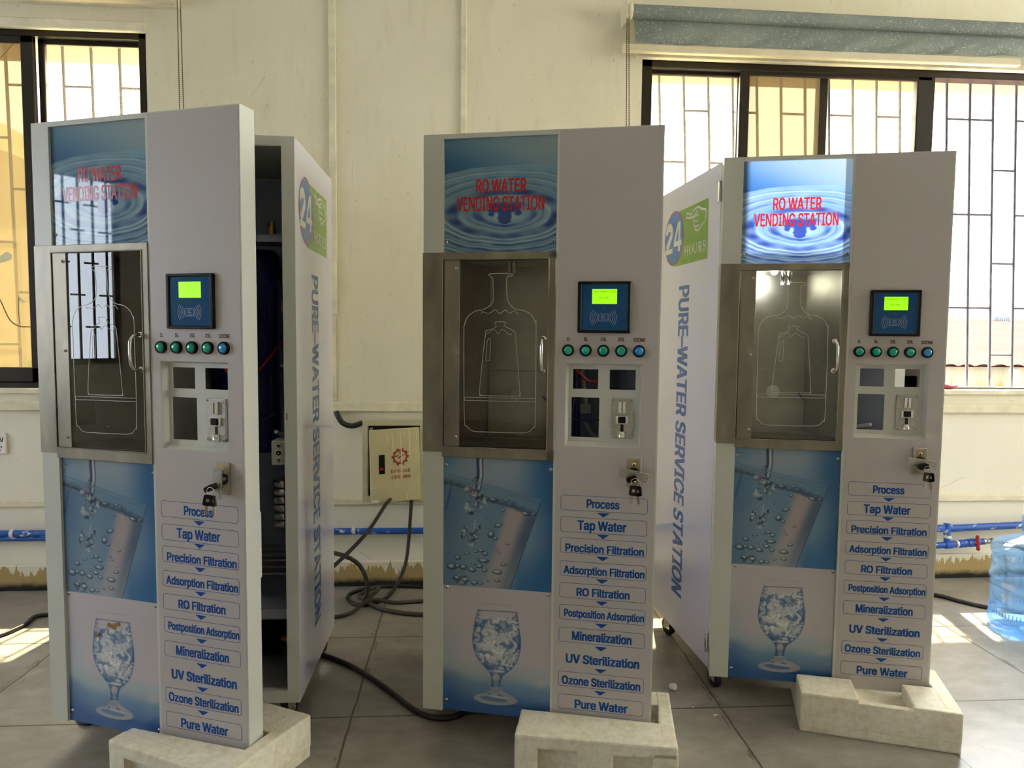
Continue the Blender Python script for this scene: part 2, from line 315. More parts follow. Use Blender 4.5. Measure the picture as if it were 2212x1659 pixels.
def paint_tumbler(nx, ny):
    u, t = np.meshgrid(np.linspace(0, 1, nx), np.linspace(0, 1, ny)); X = 100 + u * 1175; Y = 70 + 55 * u + t * (1390 + 35 * u)
    img = np.zeros((ny, nx, 3)); img[:] = cc('7ea3c2')
    over(img, cc('a9b9c6'), sstep(700, 0, np.hypot(X - 640, (Y - 120) * 1.2))); over(img, cc('1f6aa8'), .85 * sstep(900, 1275, X + 60 * np.sin(Y / 200)))
    over(img, cc('2f79b5'), .8 * sstep(1000, 1500, Y) * sstep(780, 950, X)); over(img, cc('2c57a0'), .8 * sstep(420, 100, X) * sstep(250, 900, Y)); over(img, cc('4b7fb4'), .5 * sstep(300, 100, X) * sstep(300, 100, Y))
    xe = 1165 - (Y - 530) * (335 / 975.0); ins = sstep(6, -6, X - xe) * sstep(500, 540, Y + (X - 1165) * -0.0)
    rim = 250 + (X - 100) * 0.27; ingl = sstep(4, -4, X - xe) * sstep(-8, 8, Y - rim)
    over(img, cc('6f97b4'), .55 * ingl); over(img, cc('8fabc0'), .6 * ingl * sstep(700, 450, X) * sstep(500, 1000, Y))
    for k in (0, 45, 150): over(img, cc('41688c'), .3 * np.exp(-((Y - rim - k) / 7.0) ** 2) * sstep(4, -4, X - xe))
    surf = np.interp(X, [100, 220, 320, 420, 520, 640, 720, 850, 980, 1090, 1200], [345, 365, 400, 470, 530, 555, 570, 610, 655, 700, 730]) + 14 * nz(X, Y * .2, 190, 5, 3)
    wat = sstep(0, 20, Y - surf - 25) * sstep(4, -4, X - xe)
    xl = 870 - (Y - 640) * .30; xr = 1000 - (Y - 640) * .30
    over(img, cc('d0b9b2'), .75 * wat * sstep(xl - 130, xl - 20, X) * sstep(xr + 60, xr - 40, X) * sstep(560, 640, Y)); over(img, cc('5d6680'), .8 * wat * sstep(-200, -40, X - xe) * sstep(560, 700, Y))
    over(img, cc('a8b4c2'), .5 * wat * sstep(xl - 330, xl - 150, X) * sstep(900, 1500, Y)); over(img, cc('3564a4'), .35 * wat * sstep(430, 100, X))
    th = 26 + 20 * np.abs(nz(X, Y * .1, 260, 5, 8)); sb = np.exp(-((Y - surf) / th) ** 2) * sstep(8, -8, X - xe); over(img, cc('33425e'), .85 * sb * sstep(.05, .3, sb))
    over(img, cc('90a8bc'), .7 * np.exp(-((Y - surf + 8 + 10 * nz(X, Y, 120, 5, 4)) / 9) ** 2) * sstep(8, -8, X - xe) * (.5 + .5 * nz(X, Y, 150, 5, 12)))
    for cx, wd, c, a in ((480, 17, '22346e', .9), (512, 10, 'e6ddd8', .85), (532, 9, '3a5a88', .8)):
        over(img, cc(c), a * np.exp(-((X - cx + (Y - 90) * .07 + 8 * np.sin(Y / 60)) / wd) ** 4) * sstep(460, 430, Y))
    n1 = nz(X, Y, 70, 8, 17); n2 = nz(X, Y, 42, 8, 27)
    for cx, cy, rx, ry in ((465, 350, 62, 60), (430, 470, 95, 70), (420, 620, 105, 95), (500, 560, 70, 90), (420, 960, 75, 95), (330, 900, 36, 90), (490, 860, 48, 55), (300, 1410, 110, 60)):
        rr = blob(X, Y, cx, cy, rx, ry, 12) + .22 * n1 + .12 * n2; a = sstep(1.0, .75, rr)
        facets(img, X, Y, a, (cx - rx, cx + rx, cy - ry, cy + ry), 16, int(cx + cy), 22)
    over(img, cc('a05a92'), .45 * sstep(1, .3, blob(X, Y, 395, 425, 55, 34, -30))); over(img, cc('efe6e2'), .6 * sstep(1, .3, blob(X, Y, 350, 425, 40, 28, -10)))
    over(img, cc('dfe6ea'), .6 * sstep(1, .2, blob(X, Y, 440, 820, 9, 95, 8)))
    for b in ((700, 818, 55, 26, -12), (620, 915, 42, 46, 25), (668, 958, 30, 22, 20), (750, 652, 24, 20, 0), (900, 692, 12, 10, 0), (800, 1018, 26, 20, 10), (683, 1078, 22, 15, 20), (708, 1118, 20, 13, 20), (568, 745, 18, 13, 0), (510, 1088, 40, 26, 10), (560, 1125, 32, 30, 20), (452, 1100, 32, 18, 20), (360, 1120, 34, 18, 0), (258, 1165, 44, 30, 25), (540, 1200, 72, 30, 5), (495, 1258, 48, 28, 5),
              (430, 1232, 28, 16, 0), (190, 1262, 62, 42, 10), (255, 1255, 30, 30, 0), (320, 1268, 44, 36, 15), (412, 1296, 56, 32, 20), (555, 1304, 34, 24, 10), (690, 1325, 62, 30, 8), (760, 1242, 38, 22, 0), (690, 1415, 44, 20, 10), (595, 1420, 24, 14, 0), (250, 1385, 46, 34, 20), (340, 1405, 50, 36, 10), (445, 1440, 44, 30, 0), (505, 1445, 34, 20, 15), (880, 575, 24, 16, 20), (985, 690, 60, 26, 20), (1065, 700, 26, 20, 0), (640, 540, 60, 18, 14), (780, 545, 44, 14, 10)): bubble(img, X, Y, *b)
    for k in range(24): bubble(img, X, Y, 160 + 620 * _rs.rand(), 700 + 780 * _rs.rand(), 5 + 6 * _rs.rand(), 5 + 4 * _rs.rand())
    over(img, cc('2f4668'), .8 * np.exp(-((X - xe) / 5) ** 2) * sstep(520, 545, Y)); over(img, cc('27578f'), .6 * np.exp(-((X - 160 + (Y - 500) * .22) / 14) ** 2) * sstep(380, 430, Y) * sstep(700, 620, Y))
    return img * .78, np.zeros_like(u)
def paint_goblet(nx, ny):
    u, t = np.meshgrid(np.linspace(0, 1, nx), np.linspace(0, 1, ny)); X = 90 + u * 1170; Y = 10 + 80 * u + t * (1375 + 60 * u); Yt = Y - (X - 680) * .055
    img = np.zeros((ny, nx, 3)); img[:] = cc('c3bcc0'); over(img, cc('9fb0c4'), .55 * sstep(420, 90, X) * sstep(200, 700, Y))
    edge = 990 - 60 * sstep(500, 90, X) + 40 * sstep(800, 1200, X); over(img, cc('a7b7bd'), .8 * sstep(edge - 180, edge, Yt)); over(img, cc('6d94b4'), .9 * sstep(edge - 20, edge + 160, Yt)); over(img, cc('2d5a9e'), .9 * sstep(edge + 80, edge + 420, Yt))
    over(img, cc('2a5597'), .5 * sstep(420, 90, X) * sstep(edge - 60, edge + 120, Yt)); over(img, cc('c3bcc0'), .5 * sstep(1, .2, blob(X, Y, 1160, 1110, 120, 60)))
    y = [285, 420, 560, 650, 720, 790, 850, 910, 950, 985, 1030, 1100, 1160]; xl = [472, 440, 420, 418, 430, 455, 490, 540, 580, 605, 628, 630, 618]; xr = [895, 912, 935, 937, 930, 912, 888, 840, 795, 748, 728, 718, 722]
    XL = np.interp(Y, y, xl); XR = np.interp(Y, [v + 35 for v in y], xr); inb = sstep(-4, 4, X - XL) * sstep(-4, 4, XR - X) * (Yt > 298) * (Y < 1165)
    bowl = inb * (Y < 985); n1 = nz(X, Y, 120, 9, 5); n2 = nz(X, Y * 1.4, 60, 9, 15); n3 = nz(X + Y, Y - X, 170, 8, 25)
    ice = bowl * sstep(360, 400, Y + 50 * n3)
    over(img, cc('d9d8d3'), .6 * ice); facets(img, X, Y, ice * .9, (415, 940, 370, 985), 34, 11, 40, '2a5f98', 'efeee8', 'b4c4cf'); facets(img, X, Y, ice * sstep(.0, .25, n3) * .6, (415, 940, 370, 985), 90, 19, 24, '1f4f8c', 'f1f0ea', '9fb6c8'); over(img, cc('3b6ea6'), .6 * ice * sstep(.30, .5, n1 + .35 * n2 + .2 * n3)); over(img, cc('234f8a'), .7 * ice * sstep(.05, .01, np.abs(n3 + .3 * n2 - .05)) * sstep(-.1, .2, n1))
    over(img, cc('295590'), .7 * bowl * sstep(60, 8, np.minimum(X - XL, XR - X)) * sstep(.0, .3, n2 + .25)); over(img, cc('2a5a94'), .7 * bowl * sstep(820, 960, Y) * sstep(-.2, .3, n2))
    over(img, cc('3a6a9c'), .6 * ice * sstep(1.0, .8, blob(X, Y, 770, 470, 100, 60, 30) + .3 * n2))
    for e in (XL, XR): over(img, cc('2c568c'), .85 * np.exp(-((X - e) / 5) ** 2) * (Yt > 296) * (Y < 1165))
    over(img, cc('244a78'), .9 * np.exp(-((Yt - 300) / 5) ** 2) * (X > 470) * (X < 897)); over(img, cc('9a949c'), .7 * (np.exp(-((Yt - 224) / 3.5) ** 2) * (X > 475) * (X < 862) + np.exp(-((X - 472) / 3) ** 2) * (Y > 214) * (Y < 290)))
    st = inb * (Y > 985); over(img, cc('33507c'), .75 * st); over(img, cc('b9b7bd'), .9 * sstep(1, .75, blob(X, Y, 676, 1040, 42, 52))); over(img, cc('8298b8'), .8 * sstep(1, .6, blob(X, Y, 678, 1110, 34, 70)))
    over(img, cc('cdccd0'), .7 * np.exp(-((Y - 968 - (X - 670) * .05) / 9) ** 2) * (X > 590) * (X < 770))
    ft = blob(X, Y, 670, 1284, 246, 66, 6); cone = sstep(6, -6, np.abs(X - 672) - np.interp(Y, [1150, 1200, 1240, 1290], [52, 80, 160, 235])) * (Y > 1150) * (Y < 1290)
    f = np.clip(sstep(1.0, .97, ft) + cone, 0, 1); over(img, cc('a9abb4'), .95 * f); over(img, cc('4d74a2'), .8 * sstep(1, .8, blob(X, Y, 650, 1282, 170, 30, 9)) * f); over(img, cc('c9cad0'), .7 * sstep(1, .6, blob(X, Y, 700, 1262, 130, 14, 9)) * f)
    over(img, cc('2c3e5e'), .8 * f * sstep(1, .85, ft) * sstep(.88, .98, ft)); over(img, cc('1e2c48'), .8 * (sstep(1, .6, blob(X, Y, 600, 1222, 26, 9, 10)) + sstep(1, .6, blob(X, Y, 720, 1240, 40, 8, 24))))
    for yy in (1172, 1188, 1204): over(img, cc('40587e'), .6 * np.exp(-((Y - yy - ((X - 668) / 60) ** 2 * -8) / 4) ** 2) * (np.abs(X - 668) < 62))
    over(img, cc('24406f'), .5 * sstep(1, .5, blob(X, Y, 760, 1350, 240, 22, 6)) * (1 - f))
    return img, np.zeros_like(u)
def picture_mesh(name, fn, x0, x1, z0, z1, y, thick=0.004, px=0.0014):
    nx = int((x1 - x0) / px); ny = int((z1 - z0) / px); img, lit = fn(nx, ny)
    me = bpy.data.meshes.new(name); xs = np.linspace(x0, x1, nx); zs = np.linspace(z1, z0, ny)
    co = np.zeros((ny, nx, 3)); co[..., 0] = xs[None]; co[..., 1] = y; co[..., 2] = zs[:, None]
    b = [(x0, y + thick, z1), (x1, y + thick, z1), (x1, y + thick, z0), (x0, y + thick, z0)]
    i = np.arange(nx * ny).reshape(ny, nx); q = np.stack([i[1:, :-1], i[1:, 1:], i[:-1, 1:], i[:-1, :-1]], -1).reshape(-1, 4)
    n = nx * ny; c0, c1, c2, c3 = 0, nx - 1, n - 1, n - nx
    q = np.vstack([q, [[n, n + 1, n + 2, n + 3], [c0, c1, n + 1, n], [c1, c2, n + 2, n + 1], [c2, c3, n + 3, n + 2], [c3, c0, n, n + 3]]])
    V = np.vstack([co.reshape(-1, 3), b]); me.vertices.add(len(V)); me.vertices.foreach_set('co', V.ravel())
    me.loops.add(len(q) * 4); me.loops.foreach_set('vertex_index', q.ravel().astype(np.int32)); me.polygons.add(len(q)); me.polygons.foreach_set('loop_start', np.arange(0, len(q) * 4, 4, dtype=np.int32))
    me.update(); me.validate()
    ca = me.color_attributes.new('ink', 'FLOAT_COLOR', 'POINT'); rgba = np.zeros((len(V), 4)); rgba[:n, :3] = np.clip(img.reshape(-1, 3), 0, 1); rgba[:n, 3] = lit.ravel(); rgba[n:, :3] = 0.5
    ca.data.foreach_set('color', rgba.ravel().astype(np.float32)); return me
# ------------------------------------------------------------------ vending machines
ZB, DW, DH, DT = 0.087, 0.677, 1.70, 0.058      # door: height of its lower edge, width, height, thickness
BW, BD = 0.681, 0.58                            # cabinet width and depth
_cache = {}
def part(key, name, mats, parent, fn, label=None, loc=None, rz=None):
    if key not in _cache:
        g = G(); fn(g); o = g.build(name, mats, parent, label, loc, rz); _cache[key] = o.data; return o
    return link(name, _cache[key], parent, label, loc, rz)
def screw(parent, x, y, z, r=0.0058):
    def f(g):
        g.lathe([(r, 0), (r * .95, .0012), (r * .62, .003), (0.0001, .0036)], (0, 0, 0), (0, -1, 0), 14)
        g.box(-r * .55, r * .55, -.0041, -.0030, -r * .13, r * .13, 1); g.box(-r * .13, r * .13, -.0041, -.0030, -r * .55, r * .55, 1)
    return part(('screw', r), 'screw', [M['chrome'], M['dark']], parent, f, loc=(x, y, z))
t = NT('perforated steel'); _o = t.obj(); _sx = t.n('SeparateXYZ', Vector=_o)
_row = t.math('FLOOR', t.math('DIVIDE', _sx.outputs[1], .009)); _fx = t.math('FRACT', t.math('MULTIPLY_ADD', _sx.outputs[0], 1 / .009, t.math('MULTIPLY', _row, .5))); _fy = t.math('FRACT', t.math('DIVIDE', _sx.outputs[1], .009))
_d = t.math('SQRT', t.math('ADD', t.math('POWER', t.math('SUBTRACT', _fx, .5), 2), t.math('POWER', t.math('SUBTRACT', _fy, .5), 2)))
_h = t.math('LESS_THAN', _d, .27)
M['perf'] = t.done(t.pbr(Base_Color=t.mix(_h, lin('aaa498'), (.004, .004, .004)), Metallic=t.math('SUBTRACT', 1, _h), Roughness=.35))
BIG = [(0.2055, 1.2924), (0.2070, 1.2362), (0.201, 1.2177), (0.1802, 1.2035), (0.1519, 1.197), (0.1309, 1.1801), (0.1227, 1.1576), (0.121, 1.1314), (0.1235, 0.8898), (0.1311, 0.8653), (0.1489, 0.8505), (0.1922, 0.8489), (0.2618, 0.8495), (0.3096, 0.8520), (0.3267, 0.8672), (0.3327, 0.8926), (0.3319, 1.1482), (0.3295, 1.1648), (0.32, 1.185), (0.3003, 1.1989), (0.272, 1.205), (0.2557, 1.2179), (0.248, 1.2363), (0.246, 1.2923), (.2579, 1.2965), (.2579, 1.3046), (.198, 1.3046), (.198, 1.2965), (.2055, 1.2924)]
WAVE = [(0.1728, 1.1908), (0.1751, 1.1964), (0.1912, 1.1916), (0.2018, 1.1954), (0.2139, 1.2022), (0.2267, 1.1918), (0.2423, 1.2012), (0.2549, 1.192), (0.2687, 1.2002), (0.2796, 1.1892)]
SMALL = [(0.2134, 1.1676), (0.2129, 1.1621), (0.2157, 1.1528), (0.1929, 1.1433), (0.1854, 1.1339), (0.1749, 1.0421), (0.1685, 0.9667), (0.1713, 0.9573), (0.1779, 0.9547), (0.2776, 0.956), (0.2852, 0.9599), (0.287, 0.9674), (0.2734, 1.1181), (0.2691, 1.1403), (0.2457, 1.153), (0.2392, 1.1586), (0.2425, 1.1641), (0.241, 1.1678), (0.2134, 1.1676)]
SLOT = [(0.1903, 1.1153), (0.195, 1.119), (0.1992, 1.1154), (0.1986, 1.0612), (.193, 1.057), (0.1868, 1.061), (0.1903, 1.1153)]
def zz(pts): return [(a, b + ZB) for a, b in pts]
PROC = [('Process', .530, .6549, .0924, .0235, .6764), ('Tap Water', .528, .5918, .1384, .0260, .6133), ('Precision Filtration', .536, .5245, .2221, .0220, .5526), ('Adsorption Filtration', .5353, .4598, .2292, .0220, .4848), ('RO Filtration', .5345, .3968, .1510, .0225, .4208),
        ('Postposition Adsorption', .5378, .3330, .2275, .0212, .3565), ('Mineralization', .5329, .2668, .1702, .0250, .2893), ('UV Sterilization', .5363, .1985, .2101, .0250, .2202), ('Ozone Sterilization', .5328, .1328, .2253, .0235, .1578), ('Pure Water', .5353, .0641, .1527, .0245, .0896)]
HAND = [[(.332, 1.657), (.283, 1.672), (.274, 1.664), (.283, 1.654), (.318, 1.650), (.347, 1.649), (.352, 1.650)],
        [(.318, 1.661), (.349, 1.672), (.389, 1.677), (.422, 1.664), (.457, 1.655), (.456, 1.632), (.452, 1.619), (.420, 1.607), (.398, 1.596), (.372, 1.597), (.358, 1.606), (.365, 1.611)],
        [(.347, 1.649), (.372, 1.663), (.386, 1.660)], [(.391, 1.650), (.367, 1.650), (.347, 1.646), (.344, 1.638), (.361, 1.630), (.396, 1.630)], [(.361, 1.630), (.347, 1.626), (.353, 1.616), (.370, 1.611), (.400, 1.612)]]
def serif_hours(g, fw, m):
    """HOURS with slab serifs, drawn on a 5-letter grid (x 0..5.3, y 0..1)"""
    def st(pts, w): 
        b = len(g.v); h = G().ribbon(pts, w, 0); g.add([fw(x, z) for x, _, z in h.v], h.f, m)
    def arc(cx, cy, rx, ry, a0, a1, n=14): return [(cx + rx * math.cos(math.radians(a0 + (a1 - a0) * k / n)), cy + ry * math.sin(math.radians(a0 + (a1 - a0) * k / n))) for k in range(n + 1)]
    st([(.2, 0), (.2, 1)], .17); st([(.82, 0), (.82, 1)], .17); st([(.2, .52), (.82, .52)], .08)
    for x in (.2, .82):
        for y in (.03, .97): st([(x - .19, y), (x + .19, y)], .06)
    o = arc(1.62, .5, .37, .46, 0, 360, 28); st(o, [.075 + .11 * abs(math.cos(math.radians(360 * k / 28))) for k in range(29)])
    st([(2.34, .97), (2.34, .3)] + arc(2.64, .32, .30, .29, 180, 360, 12), [.17, .17] + [.16 - .006 * k for k in range(13)]); st([(2.94, .97), (2.94, .3)], .08)
    for x in (2.34, 2.94): st([(x - .17, .97), (x + .17, .97)], .06)
    st([(3.45, 0), (3.45, 1)], .17); st([(3.45, .96)] + arc(3.66, .74, .27, .22, 90, -90, 12) + [(3.45, .52)], [.07] + [.07 + .11 * math.sin(math.pi * k / 12) for k in range(13)] + [.07]); st([(3.66, .52), (4.0, .03)], .16)
    for x, y in ((3.45, .03), (3.45, .97), (4.06, .03)): st([(x - .17, y), (x + .17, y)], .06)
    st(arc(4.62, .74, .24, .22, 20, 250, 14)[:] + arc(4.62, .28, .27, .25, 80, -160, 14), [.07 + .09 * math.sin(math.pi * k / 29) for k in range(30)]); st([(4.87, .99), (4.87, .72)], .06); st([(4.35, .02), (4.35, .3)], .06)
def side_print(par, side, H, A):
    """vinyl on a cabinet flank; s runs from the viewer's left edge"""
    off = 0.0006
    def P(s, z, o): return (BW + off + o, s, z) if side > 0 else (-off - o, BD - s, z)
    def vin(g):
        x = (BW, BW + off) if side > 0 else (-off, 0); g.box(x[0], x[1], .002, BD - .002, ZB + .002, ZB + DH - .002)
    v = part(('vin', side), 'side_vinyl', M['side'], par, vin, 'printed vinyl on the %s flank' % ('right' if side > 0 else 'left'), H, A)
    def badge(g):
        q = lambda pts, o, m: g.poly([P(a, b, o) for a, b in pts], m)
        ci = lambda r, n=48: [(.150 + r * math.cos(2 * math.pi * i / n), 1.597 + r * math.sin(2 * math.pi * i / n)) for i in range(n)]
        q([(.15, 1.487), (.48, 1.487), (.48, 1.692), (.15, 1.692)], .0003, 0); q(ci(.1045), .0005, 1); q(ci(.1005), .0006, 2); q(ci(.0955), .0007, 1)
        D2 = lambda pts, x0: g.poly([P(x0 + x * .078, 1.541 + y * .114, .0009) for x, y in pts], 3)
        arc = [(.49 + .35 * math.cos(math.radians(v)), .715 + .20 * math.sin(math.radians(v))) for v in range(190, -41, -14)]; two = G().ribbon(arc + [(.16, .17)], [.28] * len(arc) + [.30], 0)
        g.add([P(.060 + x * .078, 1.541 + z * .114, .0009) for x, _, z in two.v], two.f, 3); D2([(0, 0), (.98, 0), (.98, .17), (0, .17)], .060)
        for pts in ([(.56, 0), (.84, 0), (.84, 1), (.56, 1)], [(-.06, .20), (.56, .20), (.56, .37), (-.06, .37)], [(.84, .20), (1.0, .20), (1.0, .37), (.84, .37)], [(-.06, .37), (.20, .37), (.56, .80), (.56, 1), (.46, 1)]): D2(pts, .153)
        for h in HAND:
            hh = smooth_pts([(a, b, 0) for a, b in h], 4); rb = G().ribbon([(p[0], p[1]) for p in hh], .0075, 0); g.add([P(x, z, .0006) for x, _, z in rb.v], rb.f, 3)
        serif_hours(g, lambda x, y: P(.262 + x * .0408, 1.517 + y * .036, .0006), 3)
    part(('badge', side), 'hours_sticker', [M['green'], M['badge'], M['ring'], M['white']], v, badge, 'green sticker with a white pointing hand, a blue 24 badge and HOURS')
    part(('svc', side), 'side_lettering', M['ink_side'], v, lambda g: g.text('PURE–WATER SERVICE STATION', 0, 0, 1.178, .098, 0, 0, .034, fw=lambda a, b: P(.270 + b, .819 - a, .0004)), 'blue lettering running down the side')
def caster(par, H, A, x, y, a):
    def br(g):
        g.box(-.024, .024, -.024, .024, .080, .087, 0); g.cyl((0, 0, .070), (0, 0, .081), .020, 18)
        for s in (-1, 1): g.box(s * .0145 - .0015, s * .0145 + .0015, -.006, .030, .030, .074)
        g.cyl((-.019, .018, .035), (.019, .018, .035), .005, 10)
    c = part('caster', 'caster', M['chrome'], par, br, loc=(H[0] + x * math.cos(A) - y * math.sin(A), H[1] + x * math.sin(A) + y * math.cos(A), 0), rz=a + A)
    part('wheel', 'wheel', M['rubber'], c, lambda g: g.lathe([(.006, -.011), (.028, -.011), (.0345, -.008), (.035, -.004), (.035, .004), (.0345, .008), (.028, .011), (.006, .011)], (0, .018, .035), (1, 0, 0), 28))
def vending_machine(k, loc, rz, A, label, lines, handle_rot, casters):
    m = thing('vending_machine', label, 'vending machine', (loc[0], loc[1], 0), rz, 'white water vending machines in a row')
    # --- door
    def shell(g):
        T = .002; f = lambda a, b, c, d: g.box(a, b, 0, T, ZB + c, ZB + d)
        f(0, .060, 0, .788); f(0, .060, 1.364, DH); f(.058, .3880, 1.6868, DH); f(.3866, .4187, 0, DH); f(.6295, DW, 0, DH); f(.4187, .6295, 0, .8177); f(.4187, .6295, 1.0532, DH)
        g.box(0, T, T, DT, ZB, ZB + DH); g.box(DW - T, DW, T, DT, ZB, ZB + DH); g.box(T, DW - T, T, DT, ZB + DH - T, ZB + DH); g.box(T, DW - T, .012, DT, ZB, ZB + T)
        for a, b in ((0, .772), (1.366, 1.6868)): g.box(.0585, .0600, T, .014, ZB + a, ZB + b); g.box(.3866, .3881, T, .014, ZB + a, ZB + b)
        g.box(.057, .389, .014, .0155, ZB, ZB + .772); g.box(.057, .389, .0145, .016, ZB + 1.366, ZB + 1.69); g.box(.06, .3866, T, .0145, ZB + 1.6868, ZB + 1.6882)
        g.box(T, .022, DT - .002, DT, ZB + T, ZB + DH - T); g.box(DW - .022, DW - T, DT - .002, DT, ZB + T, ZB + DH - T)
        g.box(.570, .672, DT, DT + .012, ZB + .47, ZB + .65)
    door = part('shell', 'door_shell', M['paint'], m, shell)
    def vinyl(g):
        for a, b, c, d in ((.3935, .4187, .004, 1.697), (.6295, .6725, .004, 1.697), (.4187, .6295, .004, .8177), (.4187, .6295, 1.0532, 1.697)): g.box(a, b, -.0007, 0, ZB + c, ZB + d)
    part('vinyl', 'front_vinyl', M['vinyl'], door, vinyl)
    for i, (s, cx, cz, wd, cap, top) in enumerate(PROC):
        def lab(g):
            y = -.0011
            if s != 'UV Sterilization': g.ribbon(zz(rrect(.4105, .6537, top - .043, top, .007)), .0012, y, 0, closed=True)
            g.text(s, cx, ZB + cz, wd, cap, y, 0, .034)
            if i < 9:
                tz = ZB + (top - .043 + PROC[i + 1][5]) / 2; g.poly([(.5315, y, tz - .0062), (.5495, y, tz + .0062), (.5135, y, tz + .0062)])
        part(('proc', i), 'process_label', M['ink_blue'], m, lab, 'blue "%s" label%s' % (s, '' if i == 7 else ' in an outlined box'))
    lit = k == 2
    kk = 'sign_lit' if lit else 'sign'
    if 'signmesh' not in _cache: _cache['signmesh'] = picture_mesh('sign_panel', paint_sign, .0603, .3863, ZB + 1.3662, ZB + 1.6866, .007)
    sm = _cache['signmesh'] if not lit else _cache['signmesh'].copy()
    if not sm.materials: sm.materials.append(M[kk])
    elif lit: sm.materials[0] = M[kk]
    sg = link('sign_panel', sm, m, 'backlit blue water ripple sign' if lit else 'unlit blue water ripple sign')
    def sgt(g):
        g.text('RO WATER', .2262, ZB + 1.5525, .1457, .0365, .0066, 0, .024); g.text('VENDING STATION', .2236, ZB + 1.5030, .2541, .0385, .0066, 0, .022)
    part(('sgt', lit), 'sign_lettering', M['ink_red_lit' if lit else 'ink_red'], sg, sgt, 'red RO WATER VENDING STATION lettering')
    for x, z in ((.0665, 1.3957), (.3785, 1.3957)): screw(sg, x, .007, ZB + z)
    for nm, fn, z0, z1, sc, lb in (('tumbler_picture', paint_tumbler, .3850, .7725, ((.0690, .7468), (.3785, .7462)), 'picture of water poured into a tilted tumbler'), ('goblet_picture', paint_goblet, .0005, .3846, ((.0715, .3780), (.3780, .3770), (.0703, .0298), (.3777, .0235)), 'picture of a stemmed goblet full of ice')):
        if nm not in _cache: _cache[nm] = picture_mesh(nm, fn, .0603, .3863, ZB + z0, ZB + z1, .008); _cache[nm].materials.append(M['picture'])
        pc = link(nm, _cache[nm], m, lb)
        for x, z in sc: screw(pc, x, .008, ZB + z)
        if k == 0 and nm == 'goblet_picture':
            gt = G(); gt.box(-.015, .015, -.0015, 0, -.005, .005, 0, rot=Matrix.Rotation(.25, 4, 'Y')); gt.box(.008, .03, -.002, 0, -.003, .007, 0, rot=Matrix.Rotation(-.3, 4, 'Y')); gt.build('tape_scrap', M['tape'], pc, 'torn brown tape', (.222, .0078, ZB + .300))
            gt = G(); gt.box(-.01, .01, -.0015, 0, -.004, .004, 0, rot=Matrix.Rotation(-.35, 4, 'Y')); gt.build('tape_scrap', M['tape'], pc, 'torn brown tape', (.170, .0078, ZB + .268))
    # --- dispensing window
    def dframe(g):
        f = lambda a, b, c, d, y0=-.0035, y1=.0005: g.box(a, b, y0, y1, ZB + c, ZB + d, 0, .0012)
        f(-.0018, .0590, .786, 1.3654); f(.0570, .3872, 1.3462, 1.3654); f(.3682, .3872, .7728, 1.3654); f(.0570, .3872, .7728, .8028)
        g.box(-.0018, -.0002, -.002, DT, ZB + .786, ZB + 1.3654); f(.3655, .3690, .8020, 1.3470, -.0060); f(.0583, .3690, 1.3440, 1.3475, -.0055); f(.0583, .3690, .8005, .8040, -.0055)
    part('dframe', 'dispenser_frame', M['steel'], m, dframe, 'brushed stainless steel surround')
    gd = part('pane', 'glass_door', M['glass'], m, lambda g: g.box(.0615, .3650, .0030, .0070, ZB + .8052, ZB + 1.3432))
    def gask(g):
        for a, b, c, d in ((.0590, .0616, .803, 1.3455), (.0616, .3655, 1.3430, 1.3455), (.0616, .3655, .803, .8054)): g.box(a, b, .0005, .0075, ZB + c, ZB + d)
    part('gasket', 'gasket', M['dark'], gd, gask)
    hs = part('hstrip', 'hinge_strip', M['steel'], gd, lambda g: g.box(.0622, .1088, -.0012, .0029, ZB + .8045, ZB + 1.3438, 0, .0006), 'brushed steel hinge strip')
    for z in (1.3205, 1.0745, .8325): screw(gd, .0992, -.0012, ZB + z, .005)
    def hnd(g):
        p = [(.3530, .004, ZB + 1.1215), (.3530, -.016, ZB + 1.1215), (.3530, -.030, ZB + 1.110), (.3530, -.034, ZB + 1.095), (.3530, -.034, ZB + 1.054), (.3530, -.030, ZB + 1.039), (.3530, -.016, ZB + 1.0275), (.3530, .004, ZB + 1.0275)]
        g.tube(smooth_pts(p, 5), .0046, 12)
        for z in (1.1215, 1.0275): g.lathe([(.0085, 0), (.0085, .002), (.006, .003)], (.353, .003, ZB + z), (0, -1, 0), 14)
    part('handle', 'handle', M['chrome'], gd, hnd, 'chrome bow handle')
    def etch(g):
        y = .0026
        for pts, wd in ((smooth_pts([(a, b, 0) for a, b in BIG], 5), .0017), (smooth_pts([(a, b, 0) for a, b in SMALL], 5), .0015), (smooth_pts([(a, b, 0) for a, b in SLOT], 4), .0012), (smooth_pts([(a, b, 0) for a, b in WAVE], 5), .0015), ([(.124, .9486), (.331, .9498)], .0013), ([(.124, .9392), (.331, .9405)], .0013), ([(.124, .9498), (.124, .9385)], .0013)):
            g.ribbon(zz([(p[0], p[1]) for p in pts]), wd, y)
        w2 = smooth_pts([(.19, 1.133, 0), (.198, 1.138, 0), (.207, 1.146, 0), (.216, 1.141, 0), (.222, 1.134, 0), (.233, 1.146, 0), (.245, 1.139, 0), (.258, 1.131, 0), (.264, 1.137, 0)], 4); g.ribbon(zz([(p[0], p[1]) for p in w2]), .0012, y)
    part('etch', 'etched_bottles', M['etch'], gd, etch, 'outline of a large and a small bottle etched on the pane')
